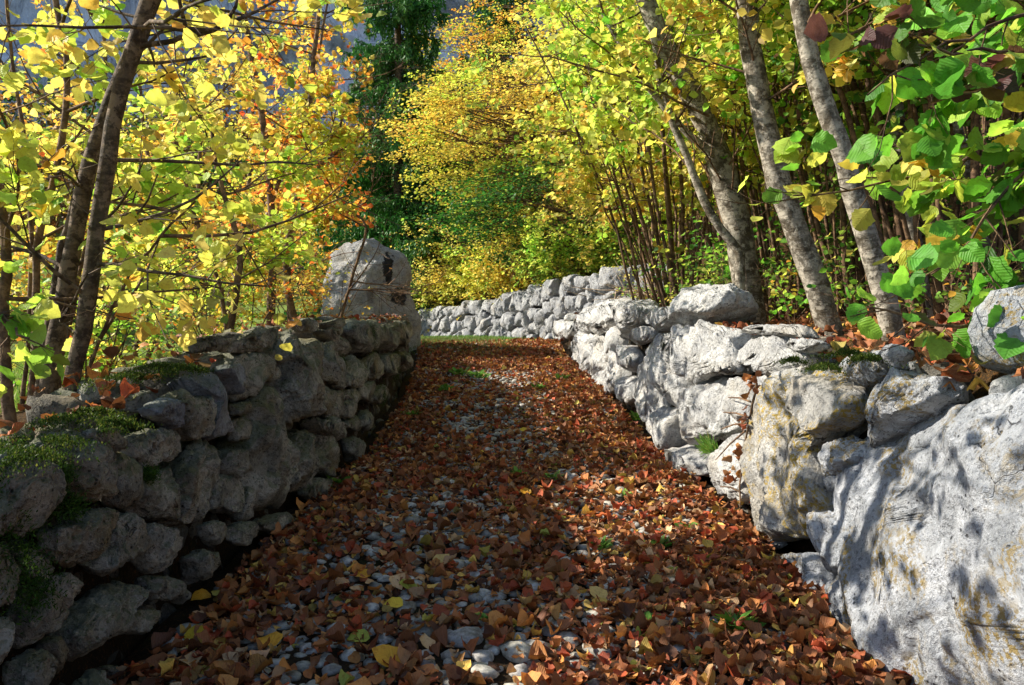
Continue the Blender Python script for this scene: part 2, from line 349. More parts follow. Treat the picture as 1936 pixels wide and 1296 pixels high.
# ------------------------------------------------------------------ stones
def shape_rock(poly, bf, br, n, seed, facets=7, rough=1.0, flute=0.):
    """poly: (k,2) outline in metres about its centre; returns verts (u,v,w) with w = outward."""
    B, F = ico(n); r = np.random.default_rng(seed); poly = np.asarray(poly, float)
    th = np.arctan2(B[:, 1], B[:, 0]); rho = np.hypot(B[:, 0], B[:, 1])
    # distance from centre to outline along each direction
    D = np.stack([np.cos(th), np.sin(th)], -1); R = np.full(len(th), 0.0); k = len(poly)
    for i in range(k):
        a = poly[i]; e = poly[(i+1) % k]-a; den = D[:, 0]*e[1]-D[:, 1]*e[0]; den = np.where(np.abs(den) < 1e-9, 1e-9, den)
        t = (a[0]*e[1]-a[1]*e[0])/den; s = (a[0]*D[:, 1]-a[1]*D[:, 0])/den
        m = (t > 0) & (s >= -1e-6) & (s <= 1+1e-6); R = np.where(m, np.maximum(R, t), R)
    R = np.where(R <= 0, np.median(R[R > 0]), R)
    phi = np.arctan2(np.abs(B[:, 2]), rho)
    pr = np.cos(phi)**.36; pw = np.sin(phi)**.62
    S = min(np.ptp(poly[:, 0]), np.ptp(poly[:, 1]))
    w = np.where(B[:, 2] > 0, pw*bf, -pw*br)
    V = np.stack([D[:, 0]*R*pr, D[:, 1]*R*pr, w], -1)
    # chiselled facets
    sc = np.array([np.ptp(poly[:, 0])/2, np.ptp(poly[:, 1])/2, bf]) + 1e-6
    for _ in range(facets):
        nn = r.normal(size=3); nn[2] = abs(nn[2])*.9+.15; nn /= np.linalg.norm(nn)
        Q = V/sc; dd = Q@nn; lim = dd.max()*r.uniform(.62, .88); ex = np.clip(dd-lim, 0, None)
        V = V - (ex[:, None]*.92*nn)*sc
    o = r.uniform(0, 100, 3); f0 = 1.6/max(S, .05)
    P = V+o
    def vec(fr, s, oc=3): return np.stack([fbm(P*fr, oc, s), fbm(P*fr, oc, s+20), fbm(P*fr, oc, s+40)], -1)
    V = V + vec(f0, 1)*S*.050*rough + vec(f0*4.5, 5, 4)*S*.018*rough
    if n >= 4:                                            # broken faces: ledges where the rock has spalled
        Nn = V/(sc*sc); Nn = Nn/np.maximum(np.linalg.norm(Nn, axis=1, keepdims=True), 1e-6); st_ = 0
        for kk, (fr, am) in enumerate(((f0*.9, .022), (f0*1.9, .012), (f0*4., .007))):
            q_ = fbm(P*np.array([fr, fr, fr]), 3, 90+kk); st_ = st_ + am*(np.tanh((q_-.12)*16)+np.tanh((q_+.28)*16))
        V = V + Nn*(st_*min(S, .8)*rough)[:, None]
    rg = np.abs(fbm(P*f0*1.8, 4, 77)); Nn = V/(sc*sc); Nn = Nn/np.maximum(np.linalg.norm(Nn, axis=1, keepdims=True), 1e-6)
    V = V - Nn*(np.clip(.16-rg, 0, 1)*min(S, .8)*.28*rough)[:, None]
    if flute:
        g = np.abs(fbm(P*np.array([f0*4.5, f0*.7, f0*2]), 3, 55)); V[:, 2] -= (.35-np.clip(g, 0, .35))*S*flute
    return V, F
def frame_at(c, u, v):
    u = u/np.linalg.norm(u); n = np.cross(u, v); n /= np.linalg.norm(n); v2 = np.cross(n, u); return u, v2, n
def surf_hit(px, py, xf, batter):
    """ray meets the battered wall face x = xf(y) +/- batter*z"""
    d = ray(px, py); lo, hi = .6, 40.
    sgn = 1 if d[0] > 0 else -1
    def g(t): p = np.array([0, 0, CAMZ])+d*t; return sgn*(p[0]-(xf(p[1])+sgn*batter*(p[2]-gp(p[1]))))
    ts = np.linspace(lo, hi, 800); prev = g(ts[0])
    for i in range(1, len(ts)):
        c = g(ts[i])
        if prev < 0 <= c:
            a, b = ts[i-1], ts[i]
            for _ in range(20):
                m = (a+b)/2
                if g(m) < 0: a = m
                else: b = m
            return np.array([0, 0, CAMZ])+d*b
        prev = c
    return np.array([0, 0, CAMZ])+d*ts[-1]
def stone_from_pixels(poly, side, parent, mat, n=5, name='stone', bulge=.30, push=0., seed=None, label=None, rough=1., flute=0., facets=7, thick=None, top=True, kindcat=None):
    xf = xR if side > 0 else xL
    pts = np.array([surf_hit(px, py, xf, .10) for px, py in poly])
    c = (pts.max(0)+pts.min(0))/2
    dy = .2; tx = (xf(c[1]+dy)-xf(c[1]-dy)); tang = np.array([tx, 2*dy, 0]); tang /= np.linalg.norm(tang)
    upv = np.array([side*.10, 0, 1.])
    if side > 0: u = -tang
    else: u = tang
    u, v, nrm = frame_at(c, u, upv)
    if nrm[0]*side > 0: nrm = -nrm; u = -u
    q = np.stack([(pts-c)@u, (pts-c)@v], -1)
    S = min(np.ptp(q[:, 0]), np.ptp(q[:, 1])); bf = np.clip(bulge*S, .025, .16)
    br = thick if thick else np.clip(S*.42, .05, .20)
    q = q*((.965 if side > 0 else .95) if name == 'stone' else 1.10)
    V, F = shape_rock(q, bf, br, n, seed if seed is not None else int(abs(poly[0][0])*7+abs(poly[0][1])), facets, rough, flute)
    Wd = V[:, 0:1]*u+V[:, 1:2]*v+(V[:, 2:3]+push-bf*.45)*nrm
    pl = np.array(parent.location) if parent is not None else np.zeros(3)
    o = link(name, mesh_np(name, Wd, F), mat, parent, loc=tuple(c-pl), label=label)
    return o, c
PARTCOUNT = {}

LEFTP = [
 [(75,858),(100,830),(155,811),(178,822),(203,845),(208,880),(213,930),(185,955),(145,950),(130,915),(92,885)],
 [(165,812),(205,808),(232,838),(225,850),(207,856),(195,840),(172,830)],
 [(213,865),(225,853),(246,865),(244,890),(251,915),(250,945),(240,957),(218,960),(212,930)],
 [(-70,885),(0,858),(60,864),(85,890),(92,920),(112,935),(105,965),(60,1000),(0,1015),(-70,1010)],
 [(243,828),(270,815),(345,812),(359,830),(354,855),(330,872),(292,878),(270,885),(246,868)],
 [(255,905),(300,885),(332,892),(336,930),(338,988),(290,978),(252,945)],
 [(336,900),(358,850),(395,828),(415,835),(427,860),(426,920),(418,960),(396,990),(345,988),(337,950)],
 [(283,770),(315,752),(345,758),(372,780),(374,803),(335,812),(318,798),(290,787)],
 [(315,748),(370,738),(398,748),(399,775),(393,812),(380,832),(352,828),(340,800),(330,765)],
 [(365,715),(380,698),(410,700),(430,715),(442,745),(448,790),(447,822),(405,830),(394,825),(399,760),(388,740)],
 [(405,700),(440,685),(456,700),(459,742),(446,747),(428,716)],
 [(455,665),(500,662),(527,690),(531,712),(515,724),(484,718),(482,758),(462,762),(455,730),(447,690)],
 [(447,762),(468,760),(472,780),(448,787)],
 [(447,790),(470,783),(486,802),(478,827),(455,832)],
 [(486,730),(527,725),(534,760),(541,800),(546,830),(547,880),(541,915),(538,952),(510,945),(490,925),(467,895),(463,845),(480,800),(478,765)],
 [(429,842),(456,846),(464,870),(469,916),(453,905),(430,888)],
 [(420,915),(427,900),(450,902),(465,925),(470,965),(450,977),(435,962),(420,960)],
 [(468,920),(486,937),(483,978),(470,980)],
 [(505,640),(530,620),(565,630),(590,650),(597,690),(596,740),(586,780),(570,800),(549,806),(541,790),(532,740),(530,690),(514,660)],
 [(458,640),(500,615),(535,617),(522,640),(510,660),(480,652),(462,650)],
 [(368,640),(455,630),(458,648),(430,660),(372,668)],
 [(425,657),(450,642),(480,642),(512,655),(502,664),(455,666),(430,664)],
 [(598,640),(620,640),(636,680),(646,720),(640,742),(625,735),(606,700),(599,680)],
 [(605,622),(630,622),(655,645),(668,665),(660,672),(638,668),(622,640)],
 [(640,680),(672,672),(683,690),(684,717),(675,732),(648,730),(641,700)],
 [(597,748),(606,722),(622,742),(621,765),(612,792),(599,788)],
 [(623,742),(645,740),(644,775),(640,790),(622,790)],
 [(547,830),(560,810),(575,812),(588,835),(589,880),(591,916),(575,926),(560,910),(549,890)],
 [(591,825),(605,830),(620,862),(645,872),(659,862),(659,885),(645,897),(622,897),(600,887),(591,862)],
 [(590,793),(620,792),(636,792),(656,806),(656,830),(640,837),(602,817)],
 [(646,755),(662,760),(673,778),(658,792),(646,786)],
 [(653,802),(670,777),(679,800),(676,817),(660,812)],
 [(681,790),(691,775),(703,790),(701,806),(690,816),(682,806)],
 [(660,832),(672,825),(681,860),(673,877),(661,852)],
 [(688,680),(705,668),(722,685),(726,705),(712,722),(695,722),(687,700)],
 [(655,614),(680,604),(700,630),(706,660),(690,668),(670,650)],
 [(548,612),(590,599),(600,618),(590,628),(565,628)],
 [(606,612),(650,600),(655,614),(640,620),(612,622)],
 [(686,612),(712,605),(722,640),(718,664),(708,662),(700,632)],
 [(716,612),(738,606),(748,640),(740,665),(724,660)],
 [(684,722),(700,724),(706,745),(698,762),(686,755)],
 [(704,742),(722,724),(732,738),(726,762),(708,764)],
 [(728,668),(746,668),(756,690),(748,714),(732,706)],
 [(742,612),(764,608),(774,640),(766,662),(750,640)],
 [(752,668),(770,664),(782,684),(776,700),(758,702)],
 [(648,738),(676,735),(684,752),(676,770),(664,758)],
 [(96,1000),(150,970),(195,963),(208,980),(201,1020),(186,1050),(155,1074),(115,1069),(95,1035)],
 [(209,980),(240,977),(268,995),(279,1020),(271,1055),(245,1073),(215,1076),(192,1065),(206,1030)],
 [(276,993),(302,1000),(329,1022),(326,1047),(300,1082),(281,1060),(276,1030)],
 [(54,1038),(82,1040),(114,1060),(113,1087),(95,1099),(65,1087),(50,1060)],
 [(144,1180),(180,1150),(230,1100),(255,1088),(274,1120),(262,1142),(252,1162),(236,1200),(211,1237),(175,1257),(154,1235),(140,1205)],
 [(80,1095),(102,1120),(124,1160),(106,1197),(75,1222),(58,1180),(66,1120)],
 [(294,1088),(320,1085),(346,1110),(341,1132),(315,1142),(294,1120)],
 [(384,994),(402,984),(427,995),(416,1020),(405,1037),(390,1012)],
 [(42,1250),(80,1230),(102,1260),(97,1305),(40,1315)],
 [(101,1210),(125,1198),(132,1240),(126,1277),(106,1252)],
 [(-40,1180),(14,1172),(22,1200),(6,1262),(-40,1295)],
 [(150,1285),(182,1263),(203,1290),(192,1330),(146,1330)],
 [(368,1048),(400,1040),(414,1056),(411,1092),(384,1112)],
 [(208,1262),(240,1256),(252,1280),(225,1300)],
 [(350,1116),(363,1112),(367,1132),(355,1142)],
 [(-60,1030),(0,1020),(46,1035),(48,1080),(20,1150),(-60,1160)],
 [(430,998),(470,985),(482,1005),(462,1030),(436,1024)],
 [(486,985),(530,965),(548,985),(520,1008),(494,1004)],
 [(250,1160),(290,1145),(318,1160),(300,1195),(262,1200)],
 [(570,930),(600,905),(640,905),(630,925),(590,950)],
 [(112,1090),(146,1085),(170,1120),(140,1150),(118,1130)],
]
RIGHTP = [
 ([(1252,640),(1300,616),(1345,613),(1384,613),(1378,650),(1380,690),(1386,702),(1345,712),(1320,729),(1290,729),(1278,700),(1268,680)], 5),
 ([(1386,616),(1520,613),(1542,640),(1470,637),(1392,630)], 4),
 ([(1371,660),(1395,630),(1465,634),(1474,652),(1512,667),(1502,692),(1475,707),(1440,717),(1415,712),(1386,692),(1372,677)], 5),
 ([(1470,641),(1540,641),(1562,657),(1520,668),(1474,652)], 4),
 ([(1264,832),(1270,770),(1290,745),(1312,739),(1345,720),(1378,717),(1380,740),(1382,787),(1366,807),(1340,827),(1310,837),(1280,837)], 5),
 ([(1381,722),(1432,714),(1442,740),(1437,780),(1433,832),(1396,817),(1383,787)], 5),
 ([(1264,852),(1285,836),(1322,850),(1335,875),(1326,898),(1280,903),(1267,880)], 4),
 ([(1336,880),(1366,832),(1396,826),(1432,845),(1427,900),(1421,953),(1380,937),(1340,917),(1328,897)], 5),
 ([(1239,770),(1272,762),(1266,830),(1261,852),(1235,842),(1231,800)], 4),
 ([(1190,750),(1200,680),(1218,640),(1246,640),(1243,700),(1240,768),(1231,837),(1205,792)], 5),
 ([(1246,641),(1276,690),(1287,740),(1272,762),(1241,768),(1243,700)], 4),
 ([(1164,660),(1186,648),(1198,678),(1192,702),(1174,702)], 4),
 ([(1149,700),(1155,660),(1169,680),(1172,720),(1166,752),(1150,742)], 4),
 ([(1166,747),(1175,705),(1187,710),(1192,750),(1181,767)], 4),
 ([(1149,576),(1170,559),(1205,564),(1223,585),(1213,614),(1186,617),(1170,642),(1163,600)], 5),
 ([(1216,595),(1236,588),(1270,574),(1270,610),(1240,623),(1224,613)], 4),
 ([(1184,626),(1215,616),(1242,621),(1231,641),(1200,652),(1189,647)], 4),
 ([(1069,632),(1100,630),(1142,628),(1150,660),(1150,707),(1130,722),(1114,725),(1095,700),(1079,680)], 5),
 ([(1074,620),(1110,584),(1140,561),(1160,564),(1166,600),(1142,629),(1105,632)], 5),
 ([(1142,635),(1155,619),(1167,625),(1164,672),(1147,692)], 4),
 ([(1049,600),(1070,598),(1092,608),(1076,628),(1058,652),(1046,642)], 4),
 ([(1616,832),(1632,775),(1645,715),(1675,697),(1727,707),(1735,745),(1702,782),(1670,804),(1642,832),(1622,852)], 5),
 ([(1538,886),(1560,845),(1590,824),(1617,840),(1622,862),(1590,887),(1560,903),(1545,897)], 5),
 ([(1550,905),(1573,896),(1579,922),(1560,930)], 4),
 ([(1446,712),(1490,695),(1524,705),(1490,720),(1463,732)], 4),
 ([(1562,692),(1590,664),(1652,664),(1658,700),(1640,722),(1608,727)], 4),
 ([(1640,692),(1680,648),(1704,665),(1672,702)], 4),
 ([(1490,1105),(1500,1060),(1526,1044),(1550,1060),(1562,1110),(1545,1150),(1500,1146)], 5),
 ([(1535,1045),(1550,975),(1590,950),(1625,985),(1640,1050),(1600,1085),(1550,1080)], 5),
 ([(1556,1120),(1585,1075),(1630,1090),(1650,1150),(1620,1200),(1575,1170)], 5),
 ([(1484,1062),(1500,1047),(1532,1052),(1532,1077),(1488,1078)], 4),
 ([(1430,1005),(1450,1012),(1470,1030),(1440,1040),(1424,1020)], 3),
 ([(1110,722),(1135,714),(1150,724),(1140,744),(1120,738)], 3),
]
lw = thing('dry_stone_wall', (-1.35, 6, 0), 'shaded mossy dry stone wall of brown grey rocks along the left edge of the path', 'stone wall')
rw = thing('dry_stone_wall', (1.35, 6, 0), 'sunlit pale limestone dry stone wall retaining the wooded bank right of the path', 'stone wall')
fwall = thing('dry_stone_wall', (0, 18, .6), 'distant grey dry stone wall curving left where the path bends away', 'stone wall')
left_c = []
for i, p in enumerate(LEFTP):
    grey = i in (7, 9, 10)
    ar = (max(a for a, b in p)-min(a for a, b in p))
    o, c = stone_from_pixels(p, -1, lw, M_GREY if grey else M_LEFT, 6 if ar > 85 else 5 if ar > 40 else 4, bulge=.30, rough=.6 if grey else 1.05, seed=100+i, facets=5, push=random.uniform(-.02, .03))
    left_c.append(c)
for i, (p, n) in enumerate(RIGHTP):
    mt = M_BIG if p[0][0] in (1616, 1538, 1550, 1562, 1640, 1490, 1535, 1556, 1484) else M_RIGHT
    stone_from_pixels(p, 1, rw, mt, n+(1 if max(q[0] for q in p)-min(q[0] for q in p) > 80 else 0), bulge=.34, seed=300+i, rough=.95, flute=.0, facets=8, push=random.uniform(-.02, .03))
stone_from_pixels([(1422,1008),(1419,900),(1437,790),(1455,748),(1500,712),(1550,702),(1600,735),(1600,790),(1562,835),(1546,870),(1556,930),(1561,985),(1546,1037),(1525,1050),(1490,1018)], 1, rw, M_LICH, 6, bulge=.36, seed=411, rough=.8, facets=5, label='tall rock streaked with ochre lichen')
stone_from_pixels([(1500,728),(1560,712),(1608,733),(1617,765),(1599,806),(1556,834),(1530,826),(1508,780)], 1, rw, M_LICH, 5, bulge=.4, push=.06, seed=412, rough=.7)
# huge near block of the right wall
o, c = stone_from_pixels([(1512,1005),(1520,930),(1560,870),(1618,820),(1690,778),(1742,758),(1800,748),(1850,705),(1936,680),(2350,640),(3400,690),(3400,2200),(2100,1760),(1740,1350),(1600,1200),(1560,1140),(1525,1080)], 1, None, M_BIG, 7, bulge=.22, seed=83, rough=.62, facets=10, name='boulder', thick=.6)
o['label'] = 'huge pale blue grey block with ochre lichen spots at the foot of the right wall'; o['category'] = 'boulder'; o['group'] = 'large boulders'
# capstones lying on the walls
def boulder_at(poly, Yd, depth, mat, label, n=5, seed=1, rough=1., facets=8, tilt=0., bf=None, group='large boulders', name='boulder', cat='boulder'):
    pts = np.array([W(px, py, Yd) for px, py in poly]); c = (pts.max(0)+pts.min(0))/2
    q = np.stack([pts[:, 0]-c[0], pts[:, 2]-c[2]], -1)
    V, F = shape_rock(q, bf or depth, depth, n, seed, facets, rough)
    Wd = np.stack([V[:, 0], -V[:, 2], V[:, 1]], -1)
    F = F[:, ::1]
    o = link(name, mesh_np(name, Wd, F), mat, loc=tuple(c), label=label, cat=cat, group=group); return o
boulder_at([(1270,602),(1275,575),(1300,550),(1345,537),(1375,540),(1402,560),(1418,585),(1432,607),(1380,618),(1300,622),(1282,608)], 6.1, .34, M_RIGHT, 'angular pale rock resting on top of the right wall before the thick mossy trunk', 6, 61, .8, 10)
boulder_at([(1884,625),(1900,580),(1936,545),(2060,520),(2150,600),(2150,740),(1936,722),(1900,690)], 2.35, .22, M_BIG, 'pale rounded rock on the right wall top cut by the photo edge', 5, 52, .7)
boulder_at([(590,720),(598,640),(612,560),(636,492),(652,458),(704,448),(742,468),(758,500),(762,548),(779,600),(784,655),(794,720),(700,730)], 14.3, .7, M_OUT, 'tall grey leaning boulder with black stains where the left wall ends', 6, 59, 1.0, 8)

# auto stones: Voronoi cells in wall-face coordinates
def clip_poly(poly, a, b, c_):
    out = []; n = len(poly)
    for i in range(n):
        p, q = poly[i], poly[(i+1) % n]; fp = a*p[0]+b*p[1]-c_; fq = a*q[0]+b*q[1]-c_
        if fp <= 0: out.append(p)
        if (fp < 0 < fq) or (fq < 0 < fp):
            t = fp/(fp-fq); out.append((p[0]+t*(q[0]-p[0]), p[1]+t*(q[1]-p[1])))
    return out
def voronoi(seeds, box, an=(1., 1.)):
    S = np.array(seeds)*np.array(an); res = []
    x0, y0, x1, y1 = box; bx = [(x0*an[0], y0*an[1]), (x1*an[0], y0*an[1]), (x1*an[0], y1*an[1]), (x0*an[0], y1*an[1])]
    for i in range(len(S)):
        poly = list(bx); d = ((S-S[i])**2).sum(1)
        for j in np.argsort(d)[1:16]:
            a, b = S[j]-S[i]; m = (S[j]+S[i])/2; poly = clip_poly(poly, a, b, a*m[0]+b*m[1])
            if len(poly) < 3: break
        res.append([(p[0]/an[0], p[1]/an[1]) for p in poly])
    return res
def polyline_pt(L, s):
    seg = np.linalg.norm(np.diff(L, axis=0), axis=1); cs = np.concatenate([[0], np.cumsum(seg)])
    s = np.clip(s, 0, cs[-1]-1e-6); i = int(np.searchsorted(cs, s, 'right')-1); t = (s-cs[i])/seg[i]
    d = (L[i+1]-L[i])/seg[i]; return L[i]+t*(L[i+1]-L[i]), d, i+t
def auto_wall(line, zbot, ztop, sz, parent, mat, n, recess=0., name='stone', side=1, seed=0, s0=0, s1=None, merged=False, label=None, an=(1, 1), bul=.42):
    line = np.array(line, float); r = np.random.default_rng(seed)
    seg = np.linalg.norm(np.diff(line, axis=0), axis=1).sum(); s1 = s1 or seg
    seeds = []; s = s0
    H = max(ztop(0), ztop(1), ztop(.5)) if False else 3
    while s < s1:
        p, d, k = polyline_pt(line, s); zb = zbot(p, k); zt = ztop(p, k); z = zb+sz*.3
        while z < zt:
            seeds.append((s+r.uniform(-.42, .42)*sz, z+r.uniform(-.3, .3)*sz)); z += sz*r.uniform(.6, 1.1)
        s += sz*r.uniform(.75, 1.1)
    polys = voronoi(seeds, (s0-sz, -1, s1+sz, 4), an); VV, FF, nv = [], [], 0
    for i, pl in enumerate(polys):
        if len(pl) < 3: continue
        q = np.array(pl); cx = (q.max(0)+q.min(0))/2; p, d, k = polyline_pt(line, cx[0]); zt = ztop(p, k)+r.uniform(-.05, .08); zb = zbot(p, k)-.15
        q[:, 1] = np.clip(q[:, 1], zb, zt+.05); q[:, 0] = np.clip(q[:, 0], seeds[i][0]-sz*.9, seeds[i][0]+sz*.9)
        if np.ptp(q[:, 1]) < .05 or np.ptp(q[:, 0]) < .05: continue
        c2 = (q.max(0)+q.min(0))/2; q = (q-c2)*(.97 if merged else .95)
        S = min(np.ptp(q[:, 0]), np.ptp(q[:, 1])); bf = bul*S
        V, F = shape_rock(q, bf, min(.3, S*.6), n, seed*1000+i, 7, 1.1, .04)
        nr = np.array([d[1]*side, -d[0]*side, 0]); u = np.array([d[0], d[1], 0]); v = np.array([-nr[0]*.1, -nr[1]*.1, 1.])
        base = np.array([p[0], p[1], c2[1]]) - nr*.10*(c2[1]-zb)
        Wd = V[:, 0:1]*u + V[:, 1:2]*v + (V[:, 2:3]-bf*.45-recess+r.uniform(-.03, .04))*nr
        if np.dot(np.cross(u, v), nr) < 0: F = F[:, ::-1]
        if merged: VV.append(Wd+base); FF.append(F+nv); nv += len(Wd)
        else: link(name, mesh_np(name, Wd, F), mat, parent, loc=tuple(base-np.array(parent.location)))
    if merged:
        pl = np.array(parent.location)
        link(name, mesh_np(name, np.concatenate(VV)-pl, np.concatenate(FF)), mat, parent, kind='stuff', label=label)
# far wall (in view part) then stretches out of the way of the near wall
FWL = FW[1:6]; FWTT = FWT[1:6]
auto_wall(FWL, lambda p, k: float(gp(p[1]))-.05, lambda p, k: float(np.interp(k, range(5), FWTT)), .40, fwall, M_FAR, 4, seed=3, side=-1, s0=0, s1=15.5)
# packing stones behind the traced faces
Lline = [(float(xL(y)), y) for y in (0.6, 2.5, 4.5, 6.8, 9.7, 13, 14.4)]
Rline = [(float(xR(y)), y) for y in (0.6, 2.5, 4.2, 6.8, 10, 13, 15.6)]
def ltop(y): return np.interp(y, [1, 2.1, 2.6, 3.4, 4.5, 5.6, 8, 15], [.74, .80, .82, .95, 1.04, 1.10, 1.12, 1.14])
def rtop(y): return np.interp(y, [1, 3, 4.5, 6, 9, 12, 15.6], [1.0, 1.0, 1.02, 1.08, 1.14, 1.16, 1.18])
auto_wall(Lline, lambda p, k: float(gp(p[1]))-.05, lambda p, k: float(ltop(p[1]))-.05, .16, lw, M_PACK, 3, recess=.17, seed=5, side=1, merged=True, name='packing_stones', label='small dark packing stones between the big rocks')
auto_wall(Rline, lambda p, k: float(gp(p[1]))-.05, lambda p, k: float(rtop(p[1]))-.06, .17, rw, M_PACK, 3, recess=.17, seed=6, side=-1, merged=True, name='packing_stones', label='small packing stones between the big rocks')
# top course: flat stones lying across the wall tops, behind the face
def top_course(yr, xf, side, topf, parent, mat, cnt, seed, rows=((.12, .55))):
    r = np.random.default_rng(seed)
    VV, FF, nv = [], [], 0
    for i in range(cnt):
        y = r.uniform(*yr); a = r.uniform(*rows); x = float(xf(y))+side*(.1+a); s = r.uniform(.06, .15)
        k = 7; an = np.sort(r.uniform(0, 2*PI, k)); q = np.stack([np.cos(an)*s*r.uniform(.8, 1.3), np.sin(an)*s*r.uniform(.7, 1.1)], -1)
        if np.ptp(q[:, 0]) < .05 or np.ptp(q[:, 1]) < .05: continue
        V, F = shape_rock(q, s*.45, s*.5, 3, seed*500+i, 5, 1.1)
        z = float(topf(y))-.03-max(0, a-.25)*.25; VV.append(V+np.array([x, y, z])); FF.append(F+nv); nv += len(V)
    pl = np.array(parent.location); link('top_stones', mesh_np('top_stones', np.concatenate(VV)-pl, np.concatenate(FF)), mat, parent, kind='stuff')
top_course((1.6, 14), xL, -1, ltop, lw, M_LEFT, 170, 8)
top_course((1.4, 15.4), xR, 1, rtop, rw, M_RIGHT, 110, 9)
# earth fill of the walls (dark soil core seen in the gaps)
def core(line, side, topf, parent, name):
    V = []; L = np.array([(p[0]+side*.2, p[1]) for p in line]); n = 60
    ys_ = np.linspace(line[0][1], line[-1][1], n)
    xf = xL if side < 0 else xR
    for y in ys_:
        x = float(xf(y)); zt = float(topf(y))-.10; zb = float(gp(y))-.1
        V += [(x+side*.14, y, zb), (x+side*.24, y, zt-.1), (x+side*.34, y, zt), (x+side*.60, y, zt-.06), (x+side*.72, y, zb+.3)]
    V = np.array(V); V = V + .02*np.stack([vnoise(V*9, 1), 0*V[:, 0], vnoise(V*7, 2)], -1)
    F = grid_faces(n, 5)
    link(name, mesh_np(name, V-np.array(parent.location), F), M_PATH, parent)
core(Lline, -1, ltop, lw, 'earth_fill'); core(Rline, 1, rtop, rw, 'earth_fill')

# ------------------------------------------------------------------ leaves
def leaf_template(rows, wide=.46, tip=.85, fold=.18, curl=.0, seed=None, crumple=0., cup=0.):
    t = np.linspace(0, 1, rows); w = wide*np.sin(PI*np.clip(t, 0, 1)**tip)**.75; w = w*(1+(.07*np.where(np.arange(rows) % 2, 1, -1) if rows > 8 else 0)); w[0] = .02; w[-1] = .015
    cols = [-1, -.5, 0, .5, 1] if rows > 6 else [-1, 0, 1]
    V, UV = [], []
    for i in range(rows):
        for c in cols: V.append((c*w[i], t[i], abs(c)*w[i]*fold*2)); UV.append((.5+c*w[i], t[i]))
    V = np.array(V); UV = np.array(UV)
    if cup: V[:, 2] += cup*(V[:, 0]**2)*4
    if curl:
        a = V[:, 1]*curl; r = 1/curl; z0 = V[:, 2].copy(); V[:, 1] = np.sin(a)*(r-z0); V[:, 2] = r-np.cos(a)*(r-z0)
    if crumple:
        s = seed or 0; V = V+crumple*np.stack([vnoise(V*4+s, s), vnoise(V*4+s, s+1), 1.6*vnoise(V*4+s, s+2)], -1)
    V[:, 1] -= 0.0
    return V, grid_faces(rows, len(cols)), UV
T_HAZ = [leaf_template(11, .47, .80, .10, c, s, .06) for s, c in enumerate((.25, .5, -.3, .7))]
T_MID = [leaf_template(4, .45, .85, .18, c, s, .02) for s, c in enumerate((.4, -.3))]
T_DRY = [leaf_template(7, .46, .8, f, c, s, k, cu) for s, (f, c, k, cu) in enumerate([(.15, .7, .07, .2), (.3, .4, .08, .6), (.1, 1.1, .07, .15), (.35, .5, .09, .4), (-.2, -.5, .08, -.3), (.1, .2, .06, .15), (.25, 1.5, .09, .4), (-.1, -.7, .08, .2)])]
T_FLAT = [leaf_template(7, .44, .8, .08, c, s, .05) for s, c in enumerate((.3, -.4))]
def _t6(w=.42, f=.12): return (np.array([(0, 0, 0), (0, 1, 0), (-w, .38, f), (-w*.62, .80, f), (w, .38, f), (w*.62, .80, f)], float), np.array([(0, 1, 3, 2), (0, 4, 5, 1)]), None)
T_FAR = [_t6(), _t6(.36, -.1)]
T_NEED = [_t6(.16, .03)]
def leaves(T, P, D, N, S, C):
    """bake leaves: positions P, length axis D, approx normal N, size S, colour C, cycling templates; returns V,F,uv,col"""
    P = np.asarray(P, float); n = len(P); D = D/np.linalg.norm(D, axis=1, keepdims=True)
    Xa = np.cross(D, N); Xa /= np.maximum(np.linalg.norm(Xa, axis=1, keepdims=True), 1e-6); Zn = np.cross(Xa, D)
    VV, FF, UU, CC = [], [], [], []; nv = 0; idx = np.arange(n) % len(T)
    for k, (tv, tf, tu) in enumerate(T):
        m = idx == k; c = m.sum()
        if not c: continue
        v = (tv[None, :, 0:1]*Xa[m][:, None]+tv[None, :, 1:2]*D[m][:, None]+tv[None, :, 2:3]*Zn[m][:, None])*S[m][:, None, None]+P[m][:, None]
        VV.append(v.reshape(-1, 3)); FF.append((tf[None]+(np.arange(c)*len(tv))[:, None, None]+nv).reshape(-1, 4)); nv += c*len(tv)
        if tu is not None: UU.append(np.tile(tu, (c, 1)))
        CC.append(np.repeat(C[m], len(tv), 0))
    return np.concatenate(VV), np.concatenate(FF), (np.concatenate(UU) if UU else None), np.concatenate(CC)
def pick(pal, n, jit=.15, r=rng):
    """palette [(weight,(r,g,b))]"""
    w = np.array([p[0] for p in pal], float); w /= w.sum(); c = np.array([p[1] for p in pal], float)
    a = c[r.choice(len(pal), n, p=w)]; b = c[r.choice(len(pal), n, p=w)]; t = r.uniform(0, .5, (n, 1))
    a = a*(1-t)+b*t
    return np.clip(a*(1+r.normal(0, jit, (n, 1))), 0, 1)
YEL = (.87, .75, .15); LIME = (.64, .74, .12); GRN = (.20, .42, .05); DGRN = (.05, .16, .03); ORG = (.85, .40, .06); RED = (.72, .15, .04); GOLD = (.68, .53, .07); BRN = (.28, .12, .035); PALE = (.85, .74, .22); PURP = (.14, .045, .05)
